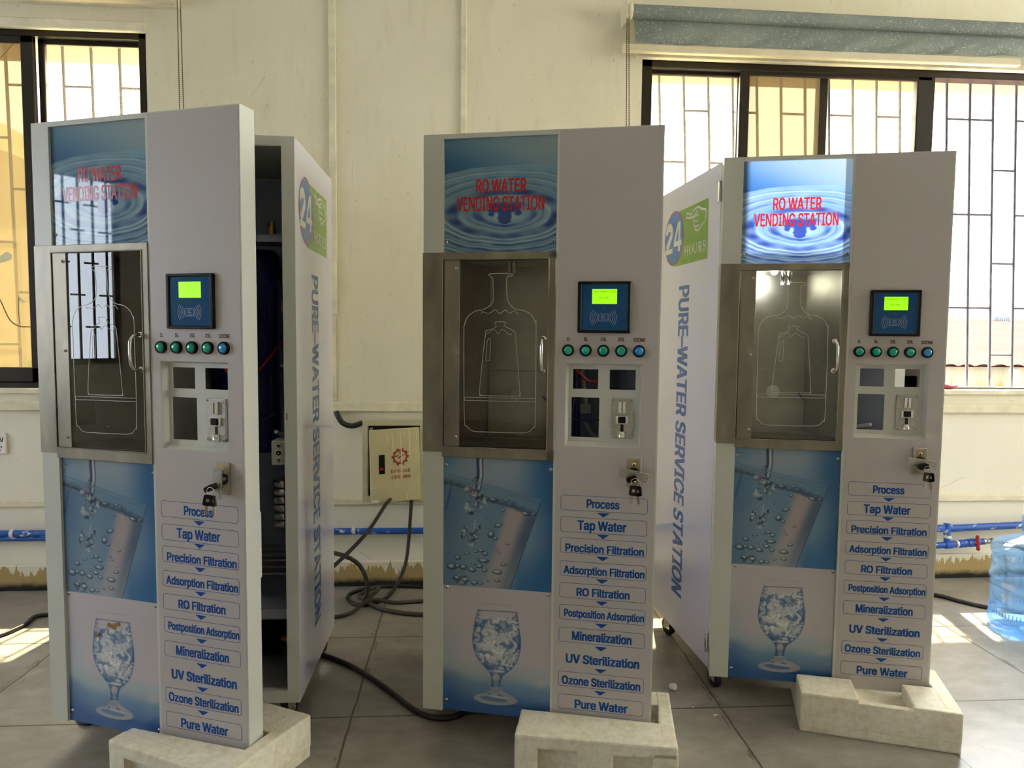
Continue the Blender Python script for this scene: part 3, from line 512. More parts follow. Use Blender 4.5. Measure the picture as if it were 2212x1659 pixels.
    def cham(g):
        a, b, c, d = .0600, .3720, .1320, .3310; z0, z1 = ZB + .797, ZB + 1.352; y0, y1 = .0085, .30
        for q in ([(a, y0, z0), (c, y1, z0), (c, y1, z1), (a, y0, z1)], [(b, y0, z0), (b, y0, z1), (d, y1, z1), (d, y1, z0)], [(c, y1, z0), (d, y1, z0), (d, y1, z1), (c, y1, z1)], [(a, y0, z1), (c, y1, z1), (d, y1, z1), (b, y0, z1)], [(a, y0, z0), (b, y0, z0), (d, y1, z0), (c, y1, z0)]): g.poly(q)
        g.box(c, d, .284, .299, z0 + .001, ZB + 1.014, 0, .001); g.box(a + .02, a + .028, .02, .1, ZB + .86, ZB + .93); g.cyl((.095, .13, ZB + .845), (.115, .13, ZB + .845), .004, 10)
    ch = part('cham', 'dispensing_chamber', M['steel_in'], m, cham, 'stainless steel chamber behind the glass')
    part('tray', 'drip_tray', M['perf'], ch, lambda g: g.prism([(.068, ZB + .8), (.366, ZB + .8), (.366, ZB + .806), (.068, ZB + .806)], .010, .17), 'perforated steel tray')
    for x, y in ((.222, .165), (.240, .150)): part(('noz', x), 'nozzle', [M['chrome'], M['pipe_white']], ch, lambda g: (g.lathe([(.0085, 0), (.0085, .018), (.0065, .02), (.0065, .035)], (x, y, ZB + 1.352), (0, 0, -1), 14), g.lathe([(.0075, .035), (.0075, .042), (.004, .044)], (x, y, ZB + 1.352), (0, 0, -1), 14, 1)))
    part('plug', 'hole_plug', M['disc'], ch, lambda g: g.lathe([(.0225, 0), (.0225, .003), (.021, .004)], (.224, .2838, ZB + .937), (0, -1, 0), 28), 'round cream plug')
    if k == 2:
        lm = G().lathe([(.011, 0), (.011, .008), (.004, .012)], (.185, .12, ZB + 1.3515), (0, 0, -1), 14).build('chamber_lamp', M['lamp'], ch, 'lit white lamp')
        lo = light('chamber_lamp_light', 'POINT', .32, (.93, .97, 1)); lo.data.shadow_soft_size = .012; lo.parent = lm; lo.location = (.185, .12, ZB + 1.325)
    # --- card reader
    def bez(g):
        y = -.0125; a, b, c, d = .4501, .5967, ZB + 1.1386, ZB + 1.2810
        g.box(a + .003, b - .003, -.006, 0, c + .003, d - .003)
        for q in ((a, .4612, c, d), (.5860, b, c, d), (a, b, c, ZB + 1.1468), (a, b, ZB + 1.2728, d)): g.box(q[0], q[1], y, 0, q[2], q[3], 0, .0025)
        g.box(.4604, .5868, -.0085, -.006, ZB + 1.146, ZB + 1.2735, 1)
    cr = part('bezel', 'card_reader', [M['black'], M['cardblue']], m, bez, 'blue faced card reader in a black frame')
    def scr(g):
        g.box(.4898, .5582, -.0093, -.0084, ZB + 1.2186, ZB + 1.2598, 0)
        for tx, cx, cz, wd in lines: g.text(tx, cx, ZB + cz, wd, .0048, -.0095, 1, .0)
    scr_g = G(); scr(scr_g); scr_g.build('screen', [M['lcd'], M['lcdfaint' if k == 0 else 'lcdink']], cr, 'lit yellow green display')
    def emb(g):
        y = -.0088; cx, cz = .5217, ZB + 1.1812
        for i in range(5):
            xo = .0362 - .0050 * i; hh = .0212 - .0030 * i
            for s in (-1, 1): g.ribbon([(cx + s * (xo - .0075 * (q / 6.0) ** 2 * (1 - .1 * i)), cz + hh * q / 6.0) for q in range(-6, 7)], .0011, y)
        g.ribbon(rrect(cx - .0125, cx + .0125, cz - .0098, cz + .0098, .002), .0010, y, 0, closed=True); g.text('IC', cx, cz + .0025, .0125, .0085, y, 0, .01); g.text('CARD', cx, cz - .006, .0155, .0034, y, 0, .0)
        g.poly([(cx + .0012 * math.cos(v), y, ZB + 1.207 + .0012 * math.sin(v)) for v in (0, 1.05, 2.1, 3.14, 4.2, 5.24)])
    part('emb', 'card_emblem', M['reader_line'], cr, emb, 'pale IC CARD emblem with radio arcs')
    for i, (cp, wd) in enumerate((('1L', .0102), ('5L', .0118), ('10L', .0170), ('20L', .0186), ('OZONE', .0330))):
        x = .4248 + i * .04912; z = ZB + 1.0895
        b = part('btn', 'push_button', M['black'], m, lambda g: g.lathe([(.0168, 0), (.0168, .006), (.0152, .0095), (.0128, .0095), (.0122, .006)], (0, 0, 0), (0, -1, 0), 28, close=False), 'blue push button marked OZONE' if i == 4 else 'green push button marked ' + cp, (x, -.0007, z))
        part(('dome', i == 4), 'button_dome', M['btn_blue' if i == 4 else 'btn_green'], b, lambda g: g.lathe([(.0123, .004), (.0120, .0085), (.0098, .0115), (.006, .0130), (.0001, .0136)], (0, 0, 0), (0, -1, 0), 24))
        part(('cap', i), 'button_caption', M['ink_black'], b, lambda g: g.text(cp, 0, .0315 + (.0004 if i < 4 else -.0008), wd, .0096, -.0004, 0, .035), 'black %s caption' % cp)
    # --- coin bay
    def bay(g):
        A_, B_, c, d = .4187, .6295, ZB + .8177, ZB + 1.0532; a, b, e, f = .4255, .6255, ZB + .8290, ZB + 1.0475; y = .022
        for q in ([(A_, 0, c), (a, y, e), (a, y, f), (A_, 0, d)], [(B_, 0, c), (B_, 0, d), (b, y, f), (b, y, e)], [(A_, 0, d), (a, y, f), (b, y, f), (B_, 0, d)], [(A_, 0, c), (B_, 0, c), (b, y, e), (a, y, e)]): g.poly(q)
        for p, q, r, s in ((a, b, 1.0360, 1.0475), (a, .4375, .9795, 1.036), (.5085, .541, .9795, 1.036), (.613, b, .9795, 1.036), (a, b, .9556, .9795), (a, .434, .8415, .9556), (.513, b, .8415, .9556), (a, b, .829, .8415)): g.box(p, q, y, y + .0015, ZB + r, ZB + s)
    part('bay', 'coin_bay', M['paint'], m, bay, 'recessed bay with three open cutouts')
    def coin(g):
        g.prism(zz(rrect(.5470, .6090, .8412, .9562, .005)), .0175, .022); g.prism(zz(rrect(.5500, .6060, .8442, .9532, .004)), .0165, .0176)
    ca = part('coin', 'coin_acceptor', M['zinc'], m, coin, 'textured metal coin acceptor')
    def slot(g):
        g.box(.5675, .5875, .0085, .017, ZB + .9150, ZB + .9480, 0, .001); g.box(.5762, .5788, .0080, .0086, ZB + .917, ZB + .946, 1)
    part('slot', 'coin_slot', [M['chrome'], M['dark']], ca, slot)
    def rej(g):
        g.box(.5600, .5955, .0095, .017, ZB + .8845, ZB + .9065, 0, .001); g.box(.5670, .5880, .0055, .0100, ZB + .8865, ZB + .9045, 1, .0015)
    part('rej', 'reject_button', [M['chrome'], M['black']], ca, rej)
    def cup(g):
        g.prism(zz(rrect(.5735, .5825, .8570, .8830, .0044)), .0160, .0164, 1); g.lathe([(.0110, 0), (.0110, .016), (.0090, .016), (.0090, .001)], (.578, .0165, ZB + .8460), (0, 0, 1), 20, 0, close=False); g.box(.5680, .5880, .0155, .0172, ZB + .845, ZB + .863)
    part('cup', 'coin_return', [M['chrome'], M['dark']], ca, cup)
    for x in (.5525, .6035):
        for z in (.8465, .9508): screw(ca, x, .0165, ZB + z, .0032)
    # --- lock
    def lock(g):
        g.box(.5941, .6342, -.009, -.0005, ZB + .709, ZB + .7924, 0, .0015); g.box(.5990, .6292, -.0094, -.0088, ZB + .714, ZB + .7874, 1)
    lk = part('lock', 'lock_plate', [M['zinc'], M['lockback']], m, lock, 'metal lock plate')
    for z in (.7745, .7250): screw(lk, .6142, -.0094, ZB + z, .0058)
    part('barrel', 'lock_barrel', M['black'], lk, lambda g: g.lathe([(.0165, 0), (.0165, .006), (.0145, .010), (.0115, .018)], (.6142, -.0094, ZB + .750), (0, -1, 0), 20))
    lh = G(); lh.box(-.041, .041, -.003, .003, -.0128, .0128, 0, .0008, rot=Matrix.Rotation(handle_rot, 4, 'Y')); lh.build('lock_handle', M['zinc'], lk, 'turning bar of the lock', (.6142, -.029, ZB + (.7475 if k else .742)))
    # --- cabinet
    H = (0, DT, 0)
    def cab(g):
        z0, z1 = ZB, ZB + DH; T = .003
        g.box(0, T, 0, BD, z0, z1); g.box(BW - T, BW, 0, BD, z0, z1); g.box(0, BW, 0, BD, z1 - T, z1); g.box(0, BW, 0, BD, z0, z0 + T); g.box(0, BW, BD - T, BD, z0, z1)
        for a, b, c, d in ((0, .037, z0, z1), (BW - .037, BW, z0, z1), (.037, BW - .037, z1 - .027, z1), (.037, BW - .037, z0, z0 + .038)): g.box(a, b, -.0008, .0022, c, d)
        g.box(.0355, .037, .002, .022, z0 + .038, z1 - .027); g.box(BW - .037, BW - .0355, .002, .022, z0 + .038, z1 - .027); g.box(.037, BW - .037, .002, .022, z1 - .0285, z1 - .027); g.box(.037, BW - .037, .002, .022, z0 + .036, z0 + .038)
        g.box(BW - .031, BW - .0285, -.0012, -.0006, ZB + .872, ZB + .892, 1)
        # lining
        for a, b, c, d in ((.0032, .0045, .02, BD - .003), (BW - .0045, BW - .0032, .02, BD - .003)): g.box(a, b, c, d, z0 + .01, z1 - .01, 2)
        g.box(.0045, BW - .0045, BD - .006, BD - .0045, z0 + .01, z1 - .01, 2)
    cb = part('cab', 'cabinet', [M['paint'], M['dark'], M['grey_in']], m, cab, 'white steel cabinet', H, A)
    for s in (-1, 1): side_print(m, s, H, A)
    for x, y, a in casters: caster(m, H, A, x, y, a)
    def hin(g):
        g.cyl((-.0075, -.004, -.033), (-.0075, -.004, .033), .0065, 14); g.box(-.004, -.0008, -.002, .026, -.031, .031, 0, .0008)
        for z in (-.011, .011): g.cyl((-.0075, -.004, z - .001), (-.0075, -.004, z + .001), .0071, 14)
    for z in (1.692, .181): part('hinge', 'door_hinge', M['chrome'], cb, hin, 'chrome hinge', (0, 0, z))
    part('shelf', 'inner_shelf', M['grey_in'], cb, lambda g: (g.box(.06, .640, .20, .50, 1.528, 1.531), g.box(.06, .640, .20, .202, 1.508, 1.531)), 'upper inner shelf')
    part('shelf2', 'inner_shelf', M['grey_in'], cb, lambda g: (g.box(.04, .643, .06, .54, .355, .358), g.box(.04, .643, .06, .062, .325, .358)), 'lower inner shelf')
    part('valve', 'float_valve', M['brass'], cb, lambda g: (g.box(.525, .565, .25, .29, 1.531, 1.538), g.cyl((.545, .27, 1.538), (.545, .27, 1.562), .012, 14), g.cyl((.545, .27, 1.562), (.545, .27, 1.58), .007, 12)))
    for i, (x, y) in enumerate(((.470, .40), (.335, .44), (.20, .44))):
        part('filter', 'filter_housing', M['navy'], cb, lambda g: (g.lathe([(.045, 0), (.056, .02), (.056, .60), (.062, .605), (.062, .68), (.05, .70)], (0, 0, 0), (0, 0, 1), 24), [g.box(-.003 + .058 * math.cos(v), .003 + .058 * math.cos(v), -.003 + .058 * math.sin(v), .003 + .058 * math.sin(v), .03, .58) for v in np.linspace(0, 6.28, 9)[:-1]]), 'navy blue filter housing', (x, y, .80))
    def tub(g):
        x, y = .548, .45
        g.tube(smooth_pts([(.50, y, 1.30), (.535, y, 1.302), (x, y, 1.285), (x, y, 1.18), (x, y, 1.10)], 4), .006, 8); g.cyl((x, y, 1.10), (x, y, 1.13), .011, 10); g.cyl((x - .03, y, 1.10), (x + .05, y, 1.10), .008, 10)
        g.tube(smooth_pts([(x, y, 1.09), (x + .004, y, 1.04), (x + .012, y, .98), (x + .012, y, .93)], 4), .008, 8); g.box(x - .012, x + .03, y - .015, y + .015, .93, .965); g.tube(smooth_pts([(x + .01, y, .90), (x + .03, y - .1, .86), (x + .055, .06, .915)], 5), .006, 8); g.box(x - .02, x + .02, y - .01, y + .03, 1.29, 1.33)
    part('tubing', 'water_tubing', M['pipe_white'], cb, tub, 'white tubes and elbows')
    cbx = part('cbox', 'connector_box', M['paint'], m, lambda g: g.box(.598, .642, .024, .09, .818, .892, 0, .002), 'small white box with three sockets', H, A)
    for z, r in ((.877, .007), (.855, .011), (.833, .007)): part(('cn', r), 'socket', [M['chrome'], M['dark']], cbx, lambda g: (g.lathe([(r, 0), (r, .004), (r * .7, .004), (r * .7, .001)], (0, 0, 0), (0, -1, 0), 16, close=False), g.cyl((0, -.0015, 0), (0, -.002, 0), r * .7, 14, 1), g.cyl((0, 0, 0), (0, -.006, 0), r * .35, 10)), None, (.620, .024, z))
    part('membrane', 'membrane_housing', M['chrome'], cb, lambda g: [g.lathe([(.030, -.012), (.036, -.006), (.036, .006), (.030, .012)], (.555, .33, .56 + i * .028), (0, 0, 1), 22) for i in range(6)], 'ribbed chrome canister')
    part('rails', 'slatted_tray', M['zinc'], cb, lambda g: [g.box(.40, .64, .14 + .07 * i, .175 + .07 * i, .44, .446) for i in range(5)])
    part('pump', 'pump', M['black'], cb, lambda g: (g.cyl((.36, .30, .20), (.54, .30, .20), .06, 24), g.box(.35, .56, .24, .36, .128, .145), g.cyl((.54, .30, .20), (.57, .30, .20), .03, 16)))
    part('fitting', 'brass_fitting', M['brass'], cb, lambda g: (g.cyl((.57, .22, .195), (.64, .22, .195), .010, 12), g.cyl((.585, .22, .195), (.605, .22, .195), .016, 6)))
    part('wire', 'power_wire', M['wire_red'], cb, lambda g: g.tube(smooth_pts([(.40, .30, 1.20), (.45, .06, 1.12), (.50, .05, 1.075), (.55, .06, 1.10), (.60, .20, 1.2)], 6), .004, 6))
    part('wire2', 'signal_wire', M['wire_blue'], cb, lambda g: (g.tube(smooth_pts([(.43, .10, 1.35), (.46, .07, 1.1), (.45, .08, .95), (.46, .12, .7)], 6), .003, 6), g.tube(smooth_pts([(.36, .12, 1.02), (.42, .11, .965), (.52, .12, .94), (.58, .14, .96)], 6), .004, 6)))
    if k == 0:
        part('drain', 'power_lead', M['rubber'], cb, lambda g: g.tube(smooth_pts([(-.01, .30, .10), (-.035, .17, .02), (-.03, .10, .008), (.012, .055, .008), (.045, .07, .010), (.075, .20, .03), (.09, .30, .09)], 6), .006, 8))
    return m
MACH = [(-1.197, 2.091, -.354), (-.118, 2.093, -.253), (.824, 2.252, -.237)]
vending_machine(0, MACH[0], MACH[0][2], .354, 'left white vending machine, door ajar with dark cabinet inside showing', [('17:5', .548, 1.2520, .012), ('WELCOME', .524, 1.2350, .028)], math.pi / 2 + .06, ((.05, .20, .3), (.625, .050, -.4), (.05, .50, 1), (.63, .50, -.5)))
vending_machine(1, MACH[1], MACH[1][2], .262, 'middle white vending machine, seen square on between the other two', [('Lack Water 17 50', .5240, 1.2530, .062), ('WELCOME', .522, 1.2355, .027)], .19, ((.05, .22, .3), (.62, .22, -.4), (.05, .50, 1), (.63, .50, -.5)))
vending_machine(2, MACH[2], MACH[2][2], .297, 'right white vending machine with lit sign and lit dispenser, left flank showing', [('FloatError 11:05', .5240, 1.2530, .062), ('WELCOME', .522, 1.2355, .027)], .14, ((.045, .022, .12), (.63, .20, -.4), (.040, .462, .3), (.63, .50, -.5)))
# ------------------------------------------------------------------ keys hanging from the locks
KEYS = ['key bunch with black heads hanging from the lock of the left vending machine', 'key bunch with black heads hanging from the lock of the middle vending machine', 'key bunch with black heads hanging from the lock of the right vending machine']
for k, (x, y, a) in enumerate(MACH):
    u, v, z = .6165, -.034, ZB + (.744 if k else .738)
    kb = thing('key_bunch', KEYS[k], 'keys', (x + u * math.cos(a) - v * math.sin(a), y + u * math.sin(a) + v * math.cos(a), z), a, 'key bunches in the locks')
    hd = rrect(-.011, .011, -.030, -.002, .005)
    def key(nm, rot, off, yy):
        g = G(); g.prism(hd, -.002, .002); g.box(-.004, .004, -.0024, -.0019, -.020, -.012, 1); g.box(-.0038, .0038, -.001, .001, -.052, -.030, 1, .0006)
        o = g.build(nm, [M['black'], M['key_steel']], kb); o.location = (off[0], yy, off[1]); o.rotation_euler = (rot[0], rot[1], rot[2]); return o
    key('key', (0, .18, .5), (.0, -.016), -.030); key('key', (0, -.10, -.3), (.008, -.018), -.025)
    g = G(); g.prism(rrect(-.022, .006, -.007, .007, .004), -.024, -.004, 0); g.cyl((0, -.006, 0), (0, .004, 0), .005, 10, 1); o = g.build('inserted_key', [M['black'], M['key_steel']], kb, 'key standing in the lock'); o.rotation_euler = (0, (-.35 if k else -.5), 0)
    G().tube([(.002 + .011 * math.cos(v), -.026, -.010 + .011 * math.sin(v)) for v in np.linspace(0, 6.283, 20)[:-1]], .0009, 6, closed=True).build('key_ring', M['chrome'], kb)
# ------------------------------------------------------------------ foam blocks under the open doors
def m_foam():
    t = NT('dirty foam'); o = t.obj(); n1 = t.noise(o, 14, 6, .7, .8); n2 = t.noise(o, 45, 5, .7)
    nrm = t.n('SeparateXYZ', Vector=t.n('NewGeometry').outputs['Normal']).outputs[2]
    c = t.ramp(n1, [(.25, lin('d9d0b4')), (.5, lin('efe8d4')), (.7, lin('f6f1e2'))])
    c = t.mix(t.math('MULTIPLY', t.ramp(n2, [(.45, (0, 0, 0)), (.7, (1, 1, 1))]), .30), c, lin('b09c6e'))
    c = t.mix(t.math('MULTIPLY', t.math('GREATER_THAN', n1, .66), .2), c, lin('8d7f60'))
    return t.done(t.pbr(Base_Color=c, Roughness=.75, Normal=t.n('Bump', Height=t.n('TexVoronoi', Vector=o, Scale=210.0).outputs[0], Strength=.25, Distance=.002).outputs[0]))
M['foam'] = m_foam()
def foam(label, org, rz, L, D, fdL, fdR, pockets, notch, rw=.040, low=.088):
    Ht = .125; g = G(); E_ = .0
    kk = [0]
    def pl(pts, z0, z1, bev=.006):
        kk[0] += 1; cx, cy = sum(p[0] for p in pts) / len(pts), sum(p[1] for p in pts) / len(pts); e = .0004 * kk[0]; pts = [(x + (e if x > cx else -e), y + (e if y > cy else -e)) for x, y in pts]; z1 = z1 + .00017 * kk[0]
        bm = bmesh.new(); vb = [bm.verts.new((x, y, z0)) for x, y in pts]; f = bm.faces.new(vb); r = bmesh.ops.extrude_face_region(bm, geom=[f])
        bmesh.ops.translate(bm, vec=(0, 0, z1 - z0), verts=[v for v in r['geom'] if isinstance(v, bmesh.types.BMVert)]); bmesh.ops.recalc_face_normals(bm, faces=bm.faces)
        bmesh.ops.bevel(bm, geom=list(bm.edges), offset=bev, segments=2, affect='EDGES', profile=.6); g.bm(bm)
    fy = lambda x: fdL + (fdR - fdL) * x / L
    pd = .022 if pockets else 0.0
    pl([(0, pd), (L, pd), (L, D), (0, D)], 0, .083)
    xs = [(0, L)] if not notch else [(0, notch[0]), (notch[1], L)]
    for a, b in xs: pl([(a, pd), (b, pd), (b, fy(b)), (a, fy(a))], .03, Ht - .0012)
    if notch: pl([(notch[0] - .01, pd), (notch[1] + .01, pd), (notch[1] + .01, pd + .02), (notch[0] - .01, pd + .02)], .03, Ht - .012, .003)
    pl([(L - rw, .02), (L, .02), (L, D), (L - rw, D)], .03, Ht - .0006)
    b0 = max(fdL, fdR) + .085
    if D - b0 > .02: pl([(0, b0), (L, b0), (L, D), (0, D)], .03, Ht - .0018)
    if pockets:
        pl([(0, 0), (L, 0), (L, .05), (0, .05)], low, Ht); x = 0
        for a, b in list(pockets) + [(L, L)]:
            if a - x > .005: pl([(x, .0012), (a, .0012), (a, .05), (x, .05)], 0, low + .02)
            x = b
    o = g.build('foam_block', M['foam']); tag(o, label, 'foam block', 'foam packing blocks propping the open doors'); o.location = (*org, 0); o.rotation_euler = (0, 0, rz); return o
foam('dirty white foam block propping the door of the left vending machine', (-.943, 1.900), math.radians(-28), .400, .330, .070, .128, ((.055, .16), (.22, .33)), None)
foam('dirty white foam block with square hollows under the door of the middle vending machine', (.146, 1.872), math.radians(-11.6), .436, .300, .138, .118, ((.06, .172), (.265, .375)), None, .038)
foam('smooth foam block with a cut away rim under the door of the right vending machine', (1.046, 2.060), math.radians(-19.6), .443, .285, .128, .158, None, (.165, .315))
# ------------------------------------------------------------------ room
def m_wall():
    t = NT('cream wall paint'); o = t.obj(); z = t.n('SeparateXYZ', Vector=o).outputs[2]
    n1 = t.noise(o, 1.3, 5, .6); n2 = t.noise(t.mapping(o, (9, 9, 1.2)), 2.0, 5, .65, .5); n3 = t.noise(o, 30, 4, .6)
    c = t.ramp(n1, [(.3, lin('dfd7ba')), (.7, lin('ece6cf'))])
    c = t.mix(t.math('MULTIPLY', t.ramp(n2, [(.55, (0, 0, 0)), (.8, (1, 1, 1))]), .28), c, lin('b9ab82'))
    c = t.mix(t.math('MULTIPLY', t.math('GREATER_THAN', n3, .70), .22), c, lin('7d7460'))
    low = t.ramp(t.math('DIVIDE', z, 3.0), [(.26, (1, 1, 1)), (.30, (0, 0, 0))])
    c = t.mix(t.math('MULTIPLY', low, .55), c, lin('efece2'))
    mk = t.n('TexVoronoi', {'feature': 'DISTANCE_TO_EDGE'}, Vector=t.mapping(o, (1, 1, .6)), Scale=1.7).outputs[0]
    c = t.mix(t.math('MULTIPLY', t.math('MULTIPLY', t.math('LESS_THAN', mk, .002), t.math('GREATER_THAN', t.noise(o, 5.3), .60)), .20), c, lin('6e6552'))
    return t.done(t.pbr(Base_Color=c, Roughness=.7, Normal=t.n('Bump', Height=t.noise(o, 26, 5), Strength=.12, Distance=.004).outputs[0]))
M['wall'] = m_wall(); M['trim'] = simple('old white trim', 'e9e1c6', .65, var=.16, vscale=14.0); M['wall_plain'] = simple('plain pale wall', 'ebe9e2', .8)
def m_skirt():
    t = NT('stained skirting'); o = t.obj(); z = t.n('SeparateXYZ', Vector=o).outputs[2]
    st = t.noise(t.mapping(o, (34, 1, 1.0)), 1.0, 4, .7, .3); wob = t.noise(o, 20, 4, .6)
    zz_ = t.math('ADD', z, t.math('MULTIPLY_ADD', wob, .03, -.015))
    dr = t.math('GREATER_THAN', t.math('ADD', t.math('DIVIDE', zz_, .20), st), .98)
    c = t.mix(dr, lin('b39b67'), lin('e6dfca')); blk = t.ramp(t.math('DIVIDE', zz_, .123), [(.16, (1, 1, 1)), (.38, (0, 0, 0))])
    c = t.mix(blk, c, (.008, .008, .007)); return t.done(t.pbr(Base_Color=c, Roughness=.75, Normal=t.n('Bump', Height=wob, Strength=.3, Distance=.004).outputs[0]))
M['skirt'] = m_skirt()
def m_floor():
    t = NT('grey floor tiles'); o = t.obj(); s = t.n('SeparateXYZ', Vector=o)
    wob = t.math('MULTIPLY_ADD', t.noise(o, 8.0, 3), .012, -.006)
    def grid(v, off): 
        f = t.math('FRACT', t.math('DIVIDE', t.math('ADD', t.math('SUBTRACT', v, off), 60.0), .6)); return t.math('MINIMUM', f, t.math('SUBTRACT', 1.0, f))
    gx = grid(t.math('ADD', s.outputs[0], wob), .85); gy = grid(s.outputs[1], 2.21); gm = t.math('LESS_THAN', t.math('MINIMUM', gx, gy), .0058)
    cell = t.n('TexWhiteNoise', Vector=t.n('CombineXYZ', X=t.math('FLOOR', t.math('DIVIDE', t.math('SUBTRACT', s.outputs[0], .85), .6)), Y=t.math('FLOOR', t.math('DIVIDE', t.math('SUBTRACT', s.outputs[1], 2.21), .6))).outputs[0]).outputs[0]
    slate = t.noise(t.mapping(o, (3, 5, 1), (0, 0, 0)), 2.4, 8, .66, .35); dirt = t.noise(o, 2.6, 6, .65)
    c = t.ramp(slate, [(.25, lin('88837a')), (.5, lin('98938a')), (.75, lin('a8a39a'))]); c = t.mix(t.math('MULTIPLY', cell, .15), c, lin('868173'))
    c = t.mix(t.math('MULTIPLY', t.ramp(dirt, [(.5, (0, 0, 0)), (.72, (1, 1, 1))]), .6), c, lin('6b6353'))
    gs = t.math('MULTIPLY', t.math('LESS_THAN', gx, .03), t.math('GREATER_THAN', t.noise(t.mapping(o, (9, 3, 1)), 3.0, 5, .7), .57))
    c = t.mix(t.math('MULTIPLY', gs, .6), c, lin('544c3e')); c = t.mix(t.math('MULTIPLY', gm, .9), c, lin('4c463a'))
    h = t.math('SUBTRACT', t.math('MULTIPLY', slate, .6), gm)
    return t.done(t.pbr(Base_Color=c, Specular_IOR_Level=.35, Roughness=t.math('MULTIPLY_ADD', slate, .16, .24), Normal=t.n('Bump', Height=h, Strength=.10, Distance=.004).outputs[0]))
M['floor'] = m_floor()
def sbox(name, boxes, mat, bev=0.0):
    g = G()
    for b in boxes: g.box(*b, 0, bev)
    return struct(g.build(name, mat))
YW = 3.42; YO = 3.56
WL = (-2.90, -1.445, .935, 2.585); WR = (.838, 3.45, .955, 2.550)     # window openings
sbox('floor', [(-5.1, 6.1, -5.1, YO, -.1, 0)], M['floor'])
sbox('ceiling', [(-5.1, 6.1, -5.1, YO, 3.6, 3.7)], M['wall_plain'])
sbox('wall_back', [(-5.1, WL[0], YW, YO, 0, 3.6), (WL[0], WL[1], YW, YO, 0, WL[2]), (WL[0], WL[1], YW, YO, WL[3], 3.6), (WL[1], WR[0], YW, YO, 0, 3.6), (WR[0], WR[1], YW, YO, 0, WR[2]), (WR[0], WR[1], YW, YO, WR[3], 3.6), (WR[1], 6.1, YW, YO, 0, 3.6)], M['wall'])
sbox('wall_left', [(-5.1, -5.0, -5.1, .15, 0, 3.6), (-5.1, -5.0, .15, 2.4, 0, .95), (-5.1, -5.0, .15, 2.4, 2.45, 3.6), (-5.1, -5.0, 2.4, YW, 0, 3.6)], M['wall_plain'])
sbox('wall_right', [(6.0, 6.1, -5.1, -.2, 0, 3.6), (6.0, 6.1, -.2, 2.4, 0, 1.1), (6.0, 6.1, -.2, 2.4, 3.2, 3.6), (6.0, 6.1, 2.4, YW, 0, 3.6)], M['wall_plain'])
sbox('wall_front', [(-5.0, 6.0, -5.1, -5.0, 0, 3.6)], M['wall_plain'])
# wall mouldings
sbox('trim_1', [(-5.0, 6.0, YW - .022, YW, .848, .892)], M['trim'], .004)
sbox('trim_2', [(-5.0, 6.0, YW - .018, YW, .396, .428)], M['trim'], .004)
sbox('trim_3', [(-.628, -.596, YW - .014, YW, 1.310, 3.6), (-.634, -.604, YW - .010, YW, .895, 1.29)], M['trim'], .003)
sbox('trim_4', [(-.022, .006, YW - .014, YW, .895, 3.6)], M['trim'], .003)
sbox('trim_5', [(-3.0, -1.285, YW - .030, YW, 2.672, 2.715)], M['trim'], .004)
sbox('trim_6', [(WL[0], WL[1], YW - .012, YO, .925, .950)], M['trim'], .003)
sbox('trim_7', [(WR[0] - .01, WR[1], YW - .014, YO, .940, .965)], M['trim'], .003)
sbox('trim_8', [(.80, 3.5, YW - .010, YW + .02, 2.535, 2.572)], M['trim'], .004)
sbox('trim_9', [(-3.0, -1.442, YW - .008, YW + .02, 2.568, 2.612)], M['trim'], .004)
sbox('baseboard_back', [(-5.0, 6.0, YW - .026, YW, 0, .123)], M['skirt'], .005)
# ------------------------------------------------------------------ windows
M['frame'] = simple('dark bronze frame', '2b241c', .35, .3, var=.3, vscale=60.0); M['pane'] = m_glass('dusty pane', (.95, .90, .76), 1.45, lin('efe8d8'), .05); M['film'] = m_glass('yellowed film pane', (.44, .395, .30), 1.4, (.285, .235, .135), .52, .1)
def window(n, boxes, panes, films):
    g = G()
    for b in boxes: g.box(*b, 0, .004)
    o = struct(g.build('window_%d' % n, M['frame']))
    for i, p in enumerate(panes + films): G().box(*p).build('window_pane', M['film' if i >= len(panes) else 'pane'], o, 'yellowed filmed pane' if i >= len(panes) else 'dusty clear pane')
    return o
y0, y1 = 3.445, 3.520; y2, y3 = 3.452, 3.478; y4, y5 = 3.486, 3.512
window(1, [(WL[0], WL[1], y0, y1, 2.545, 2.595), (WL[0], WL[1], y0, y1, .925, .975), (-1.490, WL[1], y0, y1, .95, 2.59), (WL[0], WL[0] + .05, y0, y1, .95, 2.59),
           (-2.012, -1.955, y2, y3, .975, 2.55), (-2.86, -1.955, y2, y3, .975, 1.045), (-2.86, -1.955, y2, y3, 2.515, 2.55), (-2.86, -2.82, y2, y3, .975, 2.55),
           (-1.955, -1.925, y4, y5, .975, 2.55), (-1.955, -1.480, y4, y5, .975, 1.05), (-1.955, -1.480, y4, y5, 2.525, 2.55)],
       [(-1.94, -1.482, 3.497, 3.501, 1.04, 2.53)], [(-2.83, -2.005, 3.463, 3.467, 1.03, 2.525)])
